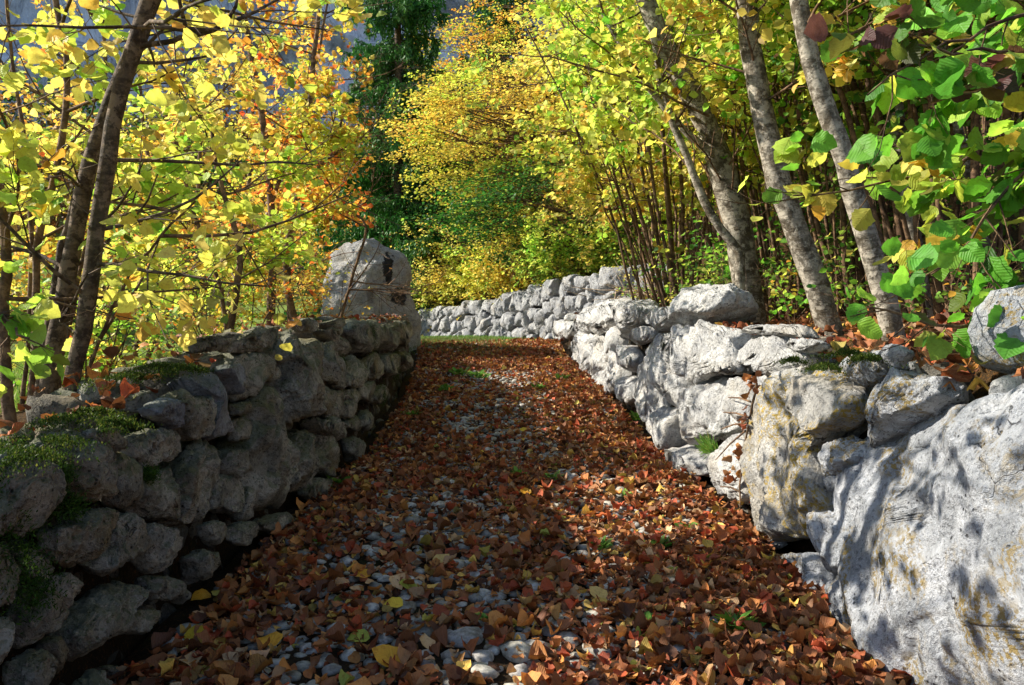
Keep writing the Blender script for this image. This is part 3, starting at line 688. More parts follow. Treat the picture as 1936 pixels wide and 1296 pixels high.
# ------------------------------------------------------------------ branching plants
def tube(pts, rad, sides=6):
    P = np.asarray(pts, float); n = len(P); T = np.gradient(P, axis=0); T /= np.maximum(np.linalg.norm(T, axis=1, keepdims=True), 1e-9)
    ref = np.array([.3, 1., .1]) if abs(T[0][1]) < .8 else np.array([1., .2, .1]); U = np.cross(T, ref); U /= np.linalg.norm(U, axis=1, keepdims=True); Vv = np.cross(T, U)
    a = np.arange(sides)/sides*2*PI; R = np.asarray(rad)[:, None, None]
    V = P[:, None]+R*(np.cos(a)[None, :, None]*U[:, None]+np.sin(a)[None, :, None]*Vv[:, None])
    i = np.arange(n-1)[:, None]*sides; j = np.arange(sides)[None]; k = (j+1) % sides
    F = np.stack([i+j, i+k, i+sides+k, i+sides+j], -1).reshape(-1, 4)
    return V.reshape(-1, 3), F
class Tubes:
    def __init__(s): s.V = []; s.F = []; s.n = 0
    def add(s, p, r, sides=6):
        v, f = tube(p, r, sides); s.V.append(v); s.F.append(f+s.n); s.n += len(v)
    def build(s, name, mat, parent, label=None):
        if not s.V: return
        V = np.concatenate(s.V)-np.array(parent.location); return link(name, mesh_np(name, V, np.concatenate(s.F)), mat, parent, label=label)
def smooth_line(pts, n=14, wob=0., r=rng):
    P = np.asarray(pts, float); d = np.concatenate([[0], np.cumsum(np.linalg.norm(np.diff(P, axis=0), axis=1))]); t = np.linspace(0, d[-1], n)
    # Catmull-like smoothing by linear interpolation + box filter
    Q = np.stack([np.interp(t, d, P[:, k]) for k in range(3)], -1)
    for _ in range(2): Q[1:-1] = (Q[:-2]+2*Q[1:-1]+Q[2:])/4
    if wob: Q[1:-1] += r.normal(0, wob, (n-2, 3))
    return Q
def grow(st, pos, d, L, rad, lvl, prm, r):
    """recursive shoot; st = dict(tubes, lp, ld, ln)"""
    n = prm['seg'][lvl]; pts = [pos]; dd = d/np.linalg.norm(d); step = L/n
    for i in range(n):
        dd = dd + r.normal(0, prm['wob'], 3) + np.array([0, 0, prm['up'][lvl]]); dd /= np.linalg.norm(dd); pts.append(pts[-1]+dd*step)
    pts = np.array(pts); rr = np.linspace(rad, rad*.35, n+1); st['t'].add(pts, rr, 5 if rad > .006 else 3)
    if lvl == prm['levels']-1:
        m = prm['lpt']; t = np.linspace(prm.get('l0', .15), 1, m)*n; side = 1
        for q in t:
            i = min(int(q), n-1); p = pts[i]+(q-i)*(pts[i+1]-pts[i]); ax = pts[i+1]-pts[i]; ax /= np.linalg.norm(ax)
            lat = np.cross(ax, [0, 0, 1.]); ll = np.linalg.norm(lat); lat = lat/ll if ll > .1 else np.array([1., 0, 0])
            dl = ax*.45+lat*side*.8+np.array([0, 0, -prm['droop']])+r.normal(0, .3, 3)
            st['lp'].append(p+dl*.012); st['ld'].append(dl); st['ln'].append(np.array([0, 0, 1.])*prm.get('flat', 1)+r.normal(0, prm['ntilt'], 3)); side = -side
        return
    k = prm['kids'][lvl]
    for q in np.sort(r.uniform(prm.get('k0', .15), 1, k)):
        i = min(int(q*n), n-1); p = pts[i]+(q*n-i)*(pts[i+1]-pts[i]); ax = pts[i+1]-pts[i]; ax /= np.linalg.norm(ax)
        rv = r.normal(0, 1, 3)*np.array([1, 1, .55]); rv -= ax*(rv@ax); rv /= np.linalg.norm(rv)+1e-9
        a = r.uniform(*prm['ang']); nd = ax*math.cos(a)+rv*math.sin(a)
        grow(st, p, nd, L*r.uniform(*prm['lr'])*(1.1-.4*q), max(rad*.55*(1-.4*q), .0012), lvl+1, prm, r)
DEF = dict(seg=[5, 4, 4, 3], wob=.12, up=[.05, .03, 0, 0], levels=3, lpt=7, droop=.35, ntilt=.7, kids=[7, 5, 4], ang=(.5, 1.1), lr=(.35, .6))
def newst(): return dict(t=Tubes(), lp=[], ld=[], ln=[])
def finish_leaves(name, st, T, size, pal, mat, parent, r, keep=None, jit=.15, label=None, colf=None):
    P = np.array(st['lp']); D = np.array(st['ld']); N = np.array(st['ln'])
    if keep is not None: m = keep(P); P, D, N = P[m], D[m], N[m]
    m = clear_trunks(P) & ~((P[:, 2] > 1.5+P[:, 1]*.42) & (P[:, 0] < 0) & (r.uniform(size=len(P)) < .8)) & (clear_boulder(P) | (P[:, 0] > -.9) | (P[:, 1] > 14)); P, D, N = P[m], D[m], N[m]
    n = len(P)
    if n == 0: return
    o = r.permutation(n); P, D, N = P[o], D[o], N[o]
    S = size*r.uniform(.55, 1.15, n); C = pick(pal, n, jit, r)
    if colf is not None: C = colf(P, C, r)
    # whole twigs turn together: clumps of greener and of more golden leaves
    f_ = fbm(P*(1.6 if abs(P[:, 1]).mean() < 9 else .8), 3, 66)[:, None]; C = np.clip(C*(1+np.clip(f_, -.6, .6)*np.array([[.42, -.06, .3]]))*(1+.25*r.normal(0, 1, (len(C), 1))*(r.uniform(size=(len(C), 1)) < .3)), .01, 1)
    V, F, U, Cc = leaves(T, P, D, N, S, C); V = V-np.array(parent.location)
    return link(name, mesh_np(name, V, F, U, Cc), mat, parent, label=label)
def stem_px(pts, Y, w0, w1, n=16, wob=.004):
    """trunk traced in the photograph: [(px,py)...] at distance Y (or list); w = width in px"""
    Ys = Y if hasattr(Y, '__len__') else [Y]*len(pts)
    P = smooth_line([W(a, b, y) for (a, b), y in zip(pts, Ys)], n, wob); Ym = Ys[0]
    return P, np.linspace(w0, w1, n)/2/FPX*Ym
def add_trunk(parent, P, R, mat, name='trunk', sides=14, knob=.06):
    P = np.array(P); v, f = tube(P, R, sides)
    c = np.repeat(P, sides, 0); d = v-c; nz = fbm(v*np.array([9, 9, 5]), 3, 4)
    v = c+d*(1+knob*1.6*nz[:, None])
    return link(name, mesh_np(name, v-np.array(parent.location), f), mat, parent)
def side_shoots(st, P, R, cnt, prm, r, L=(.8, 1.6), t0=.15, bias=(0, 0, 0), rr=.010, elev=.25):
    for q in r.uniform(t0, 1, cnt):
        i = min(int(q*(len(P)-1)), len(P)-2); p = P[i]; a = r.uniform(0, 2*PI)
        d = np.array([math.cos(a), math.sin(a), elev+r.normal(0, .25)])+np.array(bias)
        grow(st, p, d, r.uniform(*L), rr, 0, prm, r)
def in_view(P, marg=150):
    x, y, z = P[:, 0], P[:, 1], P[:, 2]-CAMZ; f = y*cp - z*sp_; u = y*sp_+z*cp
    px = 968+x/np.maximum(f, .1)*FPX; py = 648-u/np.maximum(f, .1)*FPX
    return (f > .3) & (px > -marg) & (px < 1936+marg) & (py > -marg) & (py < 1296+marg)
def off_cam(P): return np.linalg.norm(P-np.array([0, 0, CAMZ]), axis=1) > 1.25

def pxof(P):
    x, y, z = P[:, 0], P[:, 1], P[:, 2]-CAMZ; f = y*cp - z*sp_; u = y*sp_+z*cp
    return 968+x/np.maximum(f, .1)*FPX, 648-u/np.maximum(f, .1)*FPX
RTR = [([(1425, 640), (1412, 520), (1390, 400), (1345, 250), (1290, 150), (1250, 80), (1215, -10)], 6.8, 30), ([(1575, 640), (1540, 520), (1490, 400), (1455, 280), (1430, 160), (1408, 20), (1400, -10)], 5.35, 30), ([(1695, 665), (1672, 560), (1640, 450), (1592, 290), (1545, 150), (1515, 50), (1505, -10)], 4.3, 28),
       ([(85, 775), (115, 600), (150, 400), (168, 300), (230, 130), (300, -10)], 3.5, 18), ([(130, 750), (150, 650), (180, 500), (193, 350), (213, 210), (242, 110), (295, -20)], 3.3, 20)]
def clear_trunks(P, r=np.random.default_rng(3)):
    # keep the big stems from being buried: few leaves hang directly before them
    px, py = pxof(P); k = np.ones(len(P), bool); rr = r.uniform(size=len(P))
    for L, Yt, w in RTR:
        L = np.array(L, float)[::-1]; xx = np.interp(py, L[:, 1], L[:, 0]); k &= ~((np.abs(px-xx) < w+12) & (P[:, 1] < Yt+.15) & (py > -20) & (py < 680) & (rr < .88))
    return k
def clear_boulder(P, r=np.random.default_rng(4)):
    px, py = pxof(P); return ~((px > 625) & (py > 425) & (r.uniform(size=len(P)) < .93))
# ---- left hazels
LP = [(5, YEL), (4, LIME), (1.2, PALE), (.7, ORG), (.8, GRN)]
def keep_left(P, r=np.random.default_rng(8)): return (r.uniform(size=len(P)) < .70) & ((P[:, 0] < -.95-.02*P[:, 1]) & off_cam(P) | (P[:, 2] > 2.6))
def hazel_left(base, label, stems, cnt, seed, pal, size, T, prm, L, bark, mat=M_LEAF, bias=(0, 0, 0), keep=keep_left, group='hazels behind the left wall', name='hazel_tree', t0=.25, thin=.010):
    r = np.random.default_rng(seed); th = thing(name, base, label, 'tree', group); st = newst()
    for (pts, Y, w0, w1) in stems:
        P, R = stem_px(pts, Y, w0, w1); P0 = P[0].copy(); g = float(G(P0[0], P0[1]))
        if P0[2] > g and pts[0][1] > 400: P = np.vstack([[P0[0], P0[1], g-.05], P]); R = np.concatenate([[R[0]*1.1], R])
        add_trunk(th, P, R, bark, 'trunk', 12 if w0 > 20 else 7)
        side_shoots(st, P, R, int(cnt*(.5+.5*min(1, w0/30))), prm, r, L, t0, bias, thin)
    st['t'].build('branches', M_TWIG if bark is not M_BARKD else M_BARKD, th)
    finish_leaves('leaves', st, T, size, pal, mat, th, r, keep)
    return th
pr_near = dict(DEF, lpt=5, kids=[4, 3, 3], levels=3, droop=.5, ntilt=.8, ang=(.5, 1.2))
hazel_left((-2.0, 3.5, .7), 'dark twin trunked hazel leaning right over the left wall nearest the camera',
  [([(85, 775), (115, 600), (150, 400), (168, 300), (230, 130), (300, -10), (380, -200)], 3.6, 34, 24),
   ([(130, 750), (150, 650), (180, 500), (193, 350), (213, 210), (242, 110), (295, -20), (330, -200)], 3.35, 30, 32),
   ([(70, 780), (100, 600), (108, 500), (130, 420), (165, 310)], 3.7, 22, 14),
   ([(258, 88), (340, 75), (400, 62), (440, 40), (450, -20)], 3.35, 11, 6)],
  7, 21, LP, .072, T_HAZ, pr_near, (.6, 1.2), M_BARKD, bias=(-.1, .1, 0))
hazel_left((-2.6, 3.6, .6), 'slender many stemmed hazel with lime leaves at the far left edge',
  [([(20, 800), (5, 600), (15, 450), (-5, 330), (-60, 100)], 3.3, 22, 14), ([(60, 790), (75, 620), (60, 480), (92, 380), (121, 280), (133, 120), (105, 0)], 4.0, 15, 11),
   ([(40, 790), (55, 650), (60, 480), (60, 330), (20, 100), (10, -40)], 4.2, 9, 6), ([(100, 780), (140, 560), (190, 380), (200, 200), (195, 0)], 4.3, 9, 6), ([(140, 790), (190, 640), (240, 520), (330, 420), (370, 380)], 3.6, 7, 4)],
  7, 22, LP, .074, T_HAZ, pr_near, (.5, 1.1), M_TWIG)
pr_mid = dict(DEF, lpt=7, kids=[6, 4, 3], droop=.35, ntilt=.7)
OP = [(5, YEL), (3, GOLD), (2.4, ORG), (1.0, RED), (1.5, LIME)]
hazel_left((-2.5, 7, .6), 'forked yellow sapling rising behind the low left capstones',
  [([(432, 640), (452, 520), (455, 460), (422, 370), (405, 290), (400, 230)], 7, 14, 7), ([(430, 640), (418, 540), (372, 430), (340, 300), (300, 180)], 7, 9, 5)],
  13, 23, LP, .075, T_MID, pr_mid, (.6, 1.3), M_TWIG, keep=lambda P: pxof(P)[0] < 690)
hazel_left((-2.2, 8.5, .6), 'yellow sapling with a pale forked stem in front of the tall boulder',
  [([(562, 640), (532, 500), (545, 440), (575, 330), (590, 150), (603, 20)], 8.5, 15, 8), ([(640, 620), (660, 540), (700, 420), (640, 390)], 8.5, 7, 4), ([(545, 440), (600, 330), (640, 250), (660, 180)], 8.5, 8, 4)],
  12, 24, OP, .068, T_MID, pr_mid, (.6, 1.3), M_TWIG, keep=lambda P: (P[:, 0] < -1.55-.04*(P[:, 1]-8)) & (pxof(P)[0] < 715))
hazel_left((-3., 9.5, .5), 'straight sapling with mixed orange and red leaves beyond the left wall',
  [([(512, 650), (516, 450), (510, 330), (490, 180), (465, 60), (450, -60)], 9.5, 17, 9), ([(515, 380), (560, 250), (600, 120), (620, 0)], 9.5, 8, 4)],
  15, 25, [(3, YEL), (3, ORG), (2.2, RED), (2, GOLD)], .07, T_MID, pr_mid, (.7, 1.5), M_TWIG, keep=lambda P: pxof(P)[0] < 700)
hazel_left((-5.5, 10, .3), 'broad yellow and orange hazel bush out in the meadow',
  [([(250, 720), (270, 560), (300, 400), (270, 250), (260, 100)], 10, 10, 6), ([(260, 720), (330, 560), (370, 420), (380, 260)], 10, 10, 6), ([(245, 720), (200, 600), (180, 450), (200, 300)], 10, 8, 5)],
  12, 26, OP, .075, T_MID, pr_mid, (.8, 1.7), M_TWIG, keep=None)
hazel_left((-4.6, 14, .2), 'pale gold tree filling the gap left of the tall boulder',
  [([(420, 680), (440, 520), (470, 380), (480, 200), (470, 60)], 14, 11, 6), ([(430, 680), (380, 520), (350, 380), (330, 220)], 14, 9, 5)],
  9, 27, [(4, YEL), (3, GOLD), (2, ORG), (2, LIME)], .075, T_FAR, dict(pr_mid, lpt=9, kids=[7, 5, 4]), (1.0, 2.2), M_TWIG, M_LEAF2, keep=None)
hazel_left((-10, 16, 0), 'green gold bush standing far back in the left meadow',
  [([(60, 720), (70, 560), (60, 400), (40, 260)], 16, 9, 5), ([(70, 720), (130, 560), (150, 420), (180, 330)], 16, 9, 5)],
  14, 28, [(3, YEL), (2, GRN), (3, LIME), (1, BRN)], .085, T_FAR, dict(pr_mid, lpt=8), (1.0, 2.4), M_TWIG, M_LEAF2, keep=None)
# low undergrowth just behind the left wall
def bushy(loc, h, wd, label, pal, seed, size=.06, T=T_FAR, mat=M_LEAF2, group='low bushes', stems=9, lpt=8, name='bush', cat='bush', kids=(5, 4), spread=.5, keep=None, twig=M_TWIG):
    r = np.random.default_rng(seed); th = thing(name, loc, label, cat, group); st = newst(); prm = dict(DEF, levels=3, kids=[kids[0], kids[1], 3], lpt=lpt, up=[.04, .02, 0, 0], k0=.03)
    for i in range(stems):
        a = r.uniform(0, 2*PI); d = np.array([math.cos(a)*spread, math.sin(a)*spread, 1.]); p = np.array(loc)+np.array([math.cos(a), math.sin(a), 0])*wd*.12
        grow(st, p, d, h*r.uniform(.7, 1.1), .012*h/1.5, 0, dict(prm, lr=(.3*wd/h+.12, .55*wd/h+.2)), r)
    st['t'].build('stems', twig, th); finish_leaves('leaves', st, T, size, pal, mat, th, r, keep)
    return th
for i, (x, y, h, w, pal, lab) in enumerate([
   (-3.0, 5.6, .9, .9, [(3, GRN), (2, YEL), (2, LIME), (1, RED)], 'low bright green and red bramble behind the first left capstones'),
   (-2.7, 7.6, 1.1, 1., [(2, GRN), (3, YEL), (2, ORG), (1.5, RED)], 'knee high orange undergrowth at the foot of the forked sapling'),
   (-2.6, 10.2, 1.2, 1.1, [(4, YEL), (2, ORG), (1, RED), (2, LIME)], 'orange speckled bush beside the base of the tall boulder'),
   (-3.6, 8.8, 1.3, 1.2, [(3, GRN), (3, LIME), (2, YEL)], 'fresh green bush in the shade behind the saplings'),
   (-4.6, 6.6, 1.0, 1.2, [(3, YEL), (2, LIME), (2, BRN)], 'loose yellow bush on the edge of the meadow')]):
    bushy((x, y, float(G(x, y))), h, w, lab, pal, 60+i, .05, T_MID if y < 7 else T_FAR)

# ---- beyond the far wall: bushes, golden beech, spruces
def gz(x, y): return float(G(x, y))
for i, (px, Yd, h, w, pal, lab) in enumerate([
   (1130, 18.7, 2.3, 2.6, [(3, YEL), (3, LIME), (2, GRN)], 'yellow green hazel bush hanging over the right end of the far wall'),
   (1010, 20.5, 2.4, 2.6, [(4, GOLD), (3, LIME), (2, GRN)], 'gold leaved bush right behind the middle of the far wall'),
   (930, 23, 2.1, 2.8, [(4, YEL), (2, LIME), (2, GRN)], 'pale yellow bush with dark stems above the far wall'),
   (850, 26, 1.9, 3.2, [(4, GOLD), (2, LIME), (2, BRN)], 'olive gold bush where the far wall sinks away'),
   (1075, 17.6, 1.3, 1.4, [(3, YEL), (3, LIME), (3, GRN)], 'knee high green and yellow growth on the crest of the far wall'),
   (960, 20.9, 1.2, 1.5, [(3, YEL), (3, GOLD), (1, GRN)], 'low golden growth along the crest in the middle of the far wall'),
   (870, 23.2, 1.3, 1.7, [(4, YEL), (3, LIME), (1, GRN)], 'low yellow growth where the crest of the far wall drops'),
   (760, 29, 3.6, 3.6, [(4, YEL), (4, GOLD), (1, GRN)], 'bright yellow bush peeping past the top of the tall boulder'),
   (660, 30, 4.2, 4.0, [(4, YEL), (3, GOLD), (2, ORG)], 'warm yellow thicket half hidden behind the tall boulder')]):
    p = W(px, 600, Yd); bushy((p[0], Yd, gz(p[0], Yd)), h, w, lab, pal, 80+i, .085, T_FAR, stems=15, lpt=10, group='bushes behind the far wall', kids=(8, 5), spread=1.0)
def spray_tree(name, label, base, h, crown, pal, seed, nspray, lps, size, trunk_r, mat=M_LEAF2, T=T_FAR, cat='tree', group=None, flat=.15, colf=None, bark=M_TWIG, lean=(0, 0), sprL=.9, tilt=-.25):
    """tree with layered flat sprays of small leaves; crown = (cx,cy,cz,rx,ry,rz)"""
    r = np.random.default_rng(seed); th = thing(name, base, label, cat, group); b = np.array(base, float)
    top = b+np.array([lean[0], lean[1], h]); P = smooth_line([b-[0, 0, .1], b*.6+top*.4+[.1, 0, 0], top], 14, .02*h/6); R = np.linspace(trunk_r, trunk_r*.15, 14)
    add_trunk(th, P, R, bark); tb = Tubes(); lp, ld, ln = [], [], []
    cx, cy, cz, rx, ry, rz = crown
    for i in range(nspray):
        v = r.normal(size=3); v /= np.linalg.norm(v); q = r.uniform(.35, 1)**.6; c = np.array([cx+v[0]*rx*q, cy+v[1]*ry*q, cz+v[2]*rz*q])
        ti = np.argmin(np.abs(P[:, 2]-(c[2]-.35*abs(c[0]-cx)))); o = P[ti]; d = c-o; d[2] *= .4; d /= np.linalg.norm(d)+1e-6; d[2] += tilt; d /= np.linalg.norm(d)
        L = sprL*r.uniform(.6, 1.3)
        if i % 3 == 0: mid = (o+c)/2+r.normal(0, .1, 3); tb.add(smooth_line([o, mid, c], 6), np.linspace(.03, .006, 6)*trunk_r/.1, 4)
        tb.add([c, c+d*L*.5, c+d*L], [.006, .004, .002], 3)
        lat = np.cross(d, [0, 0, 1.]); lat /= np.linalg.norm(lat)+1e-6
        m = lps; a = r.uniform(0, 1, m); s = r.uniform(-1, 1, m)*(.55-.4*a)*L
        pts = c+d*(a*L)[:, None]+lat*s[:, None]+r.normal(0, flat*L*.4, (m, 3))*np.array([.4, .4, 1])
        lp.append(pts); ld.append(d+lat*np.sign(s)[:, None]*.7+r.normal(0, .3, (m, 3))); ln.append(np.array([0, 0, 1.])+r.normal(0, .6, (m, 3)))
    tb.build('branches', bark, th)
    st = dict(lp=np.concatenate(lp), ld=np.concatenate(ld), ln=np.concatenate(ln))
    finish_leaves('leaves', st, T, size, pal, mat, th, r, None, colf=colf); return th
pb = W(1000, 560, 21.5)
def beech_col(P, C, r):
    t = np.clip((P[:, 2]-4.0+.35*(P[:, 0]-.3)*-1+r.normal(0, .5, len(P)))/2.6, 0, 1)[:, None]
    return C*t+(1-t)*np.array([.26, .38, .05])*r.uniform(.7, 1.2, (len(P), 1))
spray_tree('beech_tree', 'golden beech with layered drooping sprays in the centre behind the far wall', (1.0, 21.5, gz(1.0, 21.5)), 7.5, (.25, 21.0, 5.9, 2.9, 2.4, 2.2), [(4, GOLD), (4, YEL), (3, (.50, .45, .06)), (2, LIME), (.6, ORG)], 91, 520, 46, .085, .12, colf=beech_col, sprL=1.0)
spray_tree('beech_tree', 'green gold beech arching above the dark hollow right of centre', (3.6, 23, gz(3.6, 23)), 9, (3.2, 22.0, 7.6, 3.2, 2.4, 2.6), [(4, YEL), (3, LIME), (2, GOLD)], 92, 360, 42, .085, .12, sprL=1.0)
spray_tree('beech_tree', 'orange tinged beech high behind the golden one', (1.5, 30, gz(1.5, 30)), 12, (-.2, 29.5, 9.6, 3.8, 2.6, 3.2), [(4, GOLD), (3, ORG), (2, LIME)], 93, 340, 40, .10, .14, sprL=1.2)
spray_tree('beech_tree', 'dark green leafy tree in the shaded hollow behind the far wall', (1.5, 18.0, gz(1.5, 18.0)), 4.2, (1.05, 18.3, 3.6, 2.3, 1.0, 1.15), [(4, (.035, .11, .025)), (3, DGRN), (1.2, (.10, .24, .04)), (.5, LIME)], 94, 210, 40, .09, .08, sprL=1.15)
def spruce(label, base, h, rad, seed, z0=.1, density=1.):
    r = np.random.default_rng(seed); th = thing('spruce_tree', base, label, 'tree', 'spruces behind the far wall'); b = np.array(base, float)
    P = np.array([b+[0, 0, h*t-.1] for t in np.linspace(0, 1, 12)]); add_trunk(th, P, np.linspace(.16, .02, 12)*h/12, M_SPR, sides=10)
    tb = Tubes(); lp, ld, ln = [], [], []
    z = h*z0
    while z < h*.98:
        rr = rad*(1-z/h)**.8*r.uniform(.75, 1.1)+.15
        for k in range(r.integers(4, 7)):
            a = r.uniform(0, 2*PI); L = rr*r.uniform(.75, 1.15); o = b+np.array([0, 0, z+r.uniform(-.1, .1)]); dh = np.array([math.cos(a), math.sin(a), 0])
            q = np.linspace(0, 1, 7); pts = o+dh*(q*L)[:, None]+np.array([0, 0, 1])*((-.38*q+.22*q**3)*L)[:, None]
            tb.add(pts, np.linspace(.022, .004, 7), 4); lat = np.cross(dh, [0, 0, 1.])
            m = int(16*L*density)
            for t in r.uniform(.15, 1, m):                    # hanging branchlets
                c = np.array([np.interp(t, q, pts[:, j]) for j in range(3)])+lat*r.uniform(-.3, .3)*L*(1.1-t)*.8; hl = r.uniform(.2, .55)*(1.1-.4*t)
                n = 11; s = np.linspace(0, 1, n); hp = c+np.outer(s, np.array([dh[0]*.12, dh[1]*.12, -1])*hl)+lat*(s*r.uniform(-.1, .1))[:, None]
                tb.add(hp[[0, n//2, n-1]], [.004, .003, .002], 3)
                lp.append(hp); ld.append(np.array([0, 0, -1.])+r.normal(0, .55, (n, 3))); ln.append(r.normal(0, 1, (n, 3)))
            n = int(40*L*density); t = r.uniform(.1, 1, n); c = np.stack([np.interp(t, q, pts[:, j]) for j in range(3)], -1)+lat*(r.uniform(-.35, .35, n)*L*(1.1-t)*.8)[:, None]
            lp.append(c); ld.append(dh+lat*r.uniform(-1, 1, (n, 1))+np.array([0, 0, -.3])+r.normal(0, .2, (n, 3))); ln.append(np.array([0, 0, 1.])+r.normal(0, .4, (n, 3)))
        z += r.uniform(.26, .42)
    tb.build('branches', M_SPR, th)
    st = dict(lp=np.concatenate(lp), ld=np.concatenate(ld), ln=np.concatenate(ln))
    finish_leaves('needles', st, T_NEED, .17, [(3, (.045, .16, .03)), (2, (.09, .24, .045)), (1, (.02, .07, .02))], M_NEEDLE, th, r)
spruce('tall spruce with hanging dark green branches left of the golden beech', (-3.6, 25.5, gz(-3.6, 25.5)), 16, 3.5, 101, .05, 1.25)
spruce('second spruce with drooping lower branches close behind the golden beech', (-2.7, 26.6, gz(-2.7, 26.6)), 7.0, 2.3, 102, .12, 1.2)
spruce('shadowy spruce behind the two others', (-.6, 31, gz(-.6, 31)), 17, 2.6, 103, .12, .8)

# ---- right bank: trunks and thickets
RP = [(4, YEL), (5, LIME), (2, GRN), (1, PALE), (.6, ORG)]
def keep_r(P): return ((P[:, 0] > 1.05) | (P[:, 2] > 2.2)) & off_cam(P) & ~((P[:, 0] < 1.9) & (P[:, 2] < 1.35))
def right_tree(base, label, stems, cnt, seed, pal, size, T, prm, L, bark=M_BARK, bias=(0, 0, .2), t0=.3, mat=M_LEAF, group='trees on the right bank', name='hazel_tree', thin=.010):
    return hazel_left(base, label, stems, cnt, seed, pal, size, T, prm, L, bark, mat, bias, keep_r, group, name, t0, thin)
right_tree((2.2, 7.5, 1.1), 'thick mossy trunk leaning left behind the angular capstone', [([(1425, 640), (1412, 520), (1390, 400), (1345, 250), (1290, 150), (1250, 80), (1215, -10), (1190, -120)], 7.0, 58, 32), ([(1345, 290), (1280, 235), (1200, 130), (1130, 10)], 6.9, 16, 8), ([(1400, 480), (1350, 420), (1290, 280), (1250, 170), (1235, 60)], 6.7, 18, 10)], 10, 31, RP, .08, T_MID, pr_mid, (.7, 1.5), t0=.35)
right_tree((2.15, 5.5, 1.1), 'speckled pale trunk, second of the big leaning trunks on the right bank', [([(1575, 640), (1540, 520), (1490, 400), (1455, 280), (1430, 160), (1408, 20), (1395, -120)], 5.5, 47, 37)], 8, 32, RP, .08, T_MID, pr_mid, (.7, 1.4), t0=.55)
right_tree((2.1, 4.4, 1.0), 'smooth silvery trunk, nearest of the big leaning trunks on the right bank', [([(1695, 665), (1672, 560), (1640, 450), (1592, 290), (1545, 150), (1515, 50), (1500, -100)], 4.4, 42, 32)], 6, 33, RP, .08, T_HAZ, pr_mid, (.6, 1.2), t0=.7)
right_tree((3.0, 5.4, 1.3), 'upright trunk in the shade behind the silvery one', [([(1755, 640), (1725, 450), (1700, 300), (1685, 100), (1680, -60)], 5.6, 34, 26), ([(1900, 620), (1850, 400), (1800, 200), (1770, -20)], 5.2, 20, 15)], 7, 34, [(3, GRN), (3, LIME), (2, YEL), (2, DGRN)], .085, T_MID, pr_mid, (.6, 1.3))
# coppice thickets: many thin stems
def coppice(px, Yd, label, seed, pal, nst=14, h=4.5, size=.075, T=T_MID, cnt=7, lpt=6, L=(.5, 1.2), spread=.5, lean=(-.12, 0)):
    r = np.random.default_rng(seed); p0 = W(px, 600, Yd); base = (p0[0], Yd, gz(p0[0], Yd)); th = thing('hazel_coppice', base, label, 'shrub', 'coppiced hazels on the right bank'); st = newst(); tb = Tubes()
    prm = dict(DEF, levels=3, kids=[4, 3, 3], lpt=lpt, droop=.6, ntilt=.9)
    for i in range(int(nst*1.6)):
        a = r.uniform(0, 2*PI); o = np.array(base)+np.array([math.cos(a), math.sin(a), 0])*r.uniform(.05, spread); t = o+np.array([math.cos(a)*r.uniform(.2, .9)+lean[0]*h, math.sin(a)*r.uniform(.2, .9)+lean[1]*h, h*r.uniform(.7, 1.1)])
        P = smooth_line([o-[0, 0, .1], (o+t)/2+r.normal(0, .12, 3), t], 10, .012); w = r.uniform(.010, .030)
        v = link('stem', mesh_np('stem', *[q for q in (lambda vf: (vf[0]-np.array(base), vf[1]))(tube(P, np.linspace(w, w*.5, 10), 7))]), M_TWIG, th)
        side_shoots(st, P, None, max(3, int(cnt*.65)), prm, r, L, .42, (-.15, -.1, 0), .007)
    st['t'].build('branches', M_TWIG, th)
    finish_leaves('leaves', st, T, size, pal, M_LEAF if T is T_MID else M_LEAF2, th, r, keep_r)
coppice(1290, 9.2, 'yellow lime coppice with thin stems left of the thick mossy trunk', 41, RP, 16, 4.2)
coppice(1265, 12.0, 'bright lime coppice leaning out above the near end of the far wall', 42, [(4, YEL), (5, LIME), (1, GRN)], 12, 4.6, .085, lean=(.0, 0))
coppice(1480, 8.2, 'yellow green coppice between the mossy and the speckled trunks', 43, RP, 14, 4.5)
coppice(1620, 7.0, 'shaded coppice between the speckled and the silvery trunks', 44, [(3, LIME), (3, GRN), (2, YEL)], 16, 4.2)
coppice(1800, 5.6, 'dark green coppice of bare lower stems under the drooping branches', 45, [(3, GRN), (2, LIME), (3, DGRN), (1, PURP)], 16, 3.8)
coppice(1400, 13, 'gold leaved coppice higher on the bank behind the mossy trunk', 46, [(4, YEL), (3, GOLD), (2, LIME)], 14, 5.5, .10, T_FAR, 9, 8, (.8, 1.6))
coppice(1600, 12, 'green gold coppice higher on the bank behind the silvery trunk', 47, [(3, LIME), (3, YEL), (3, GRN)], 14, 5.5, .10, T_FAR, 9, 8, (.8, 1.6))
coppice(1850, 10, 'deep green coppice high on the bank near the right photo edge', 48, [(3, GRN), (3, DGRN), (2, LIME)], 14, 5.5, .10, T_FAR, 9, 8, (.8, 1.6))
for i, (px, Yd, h, cz, pal, lab) in enumerate([
   (1250, 19, 9, 6.5, [(4, YEL), (3, LIME), (2, GOLD)], 'lime yellow ash tree high above the mossy trunk'),
   (1480, 18, 9, 8.2, [(3, YEL), (3, LIME), (3, GRN)], 'mixed green and yellow tree on the upper bank'),
   (1750, 17, 9, 9.0, [(3, GRN), (2, LIME), (2, YEL)], 'leafy green tree on the upper bank behind the right coppices'),
   (1960, 14, 9, 8.0, [(3, GRN), (3, DGRN), (1, LIME)], 'dark leafy tree filling the upper right corner background')]):
    p = W(px, 600, Yd); spray_tree('broadleaf_tree', lab, (p[0], Yd, gz(p[0], Yd)), h, (p[0]-.3, Yd-.5, cz, 3.0, 2.2, 3.2), pal, 110+i, 330, 36, .11, .11, group='trees on the upper bank', sprL=1.1)
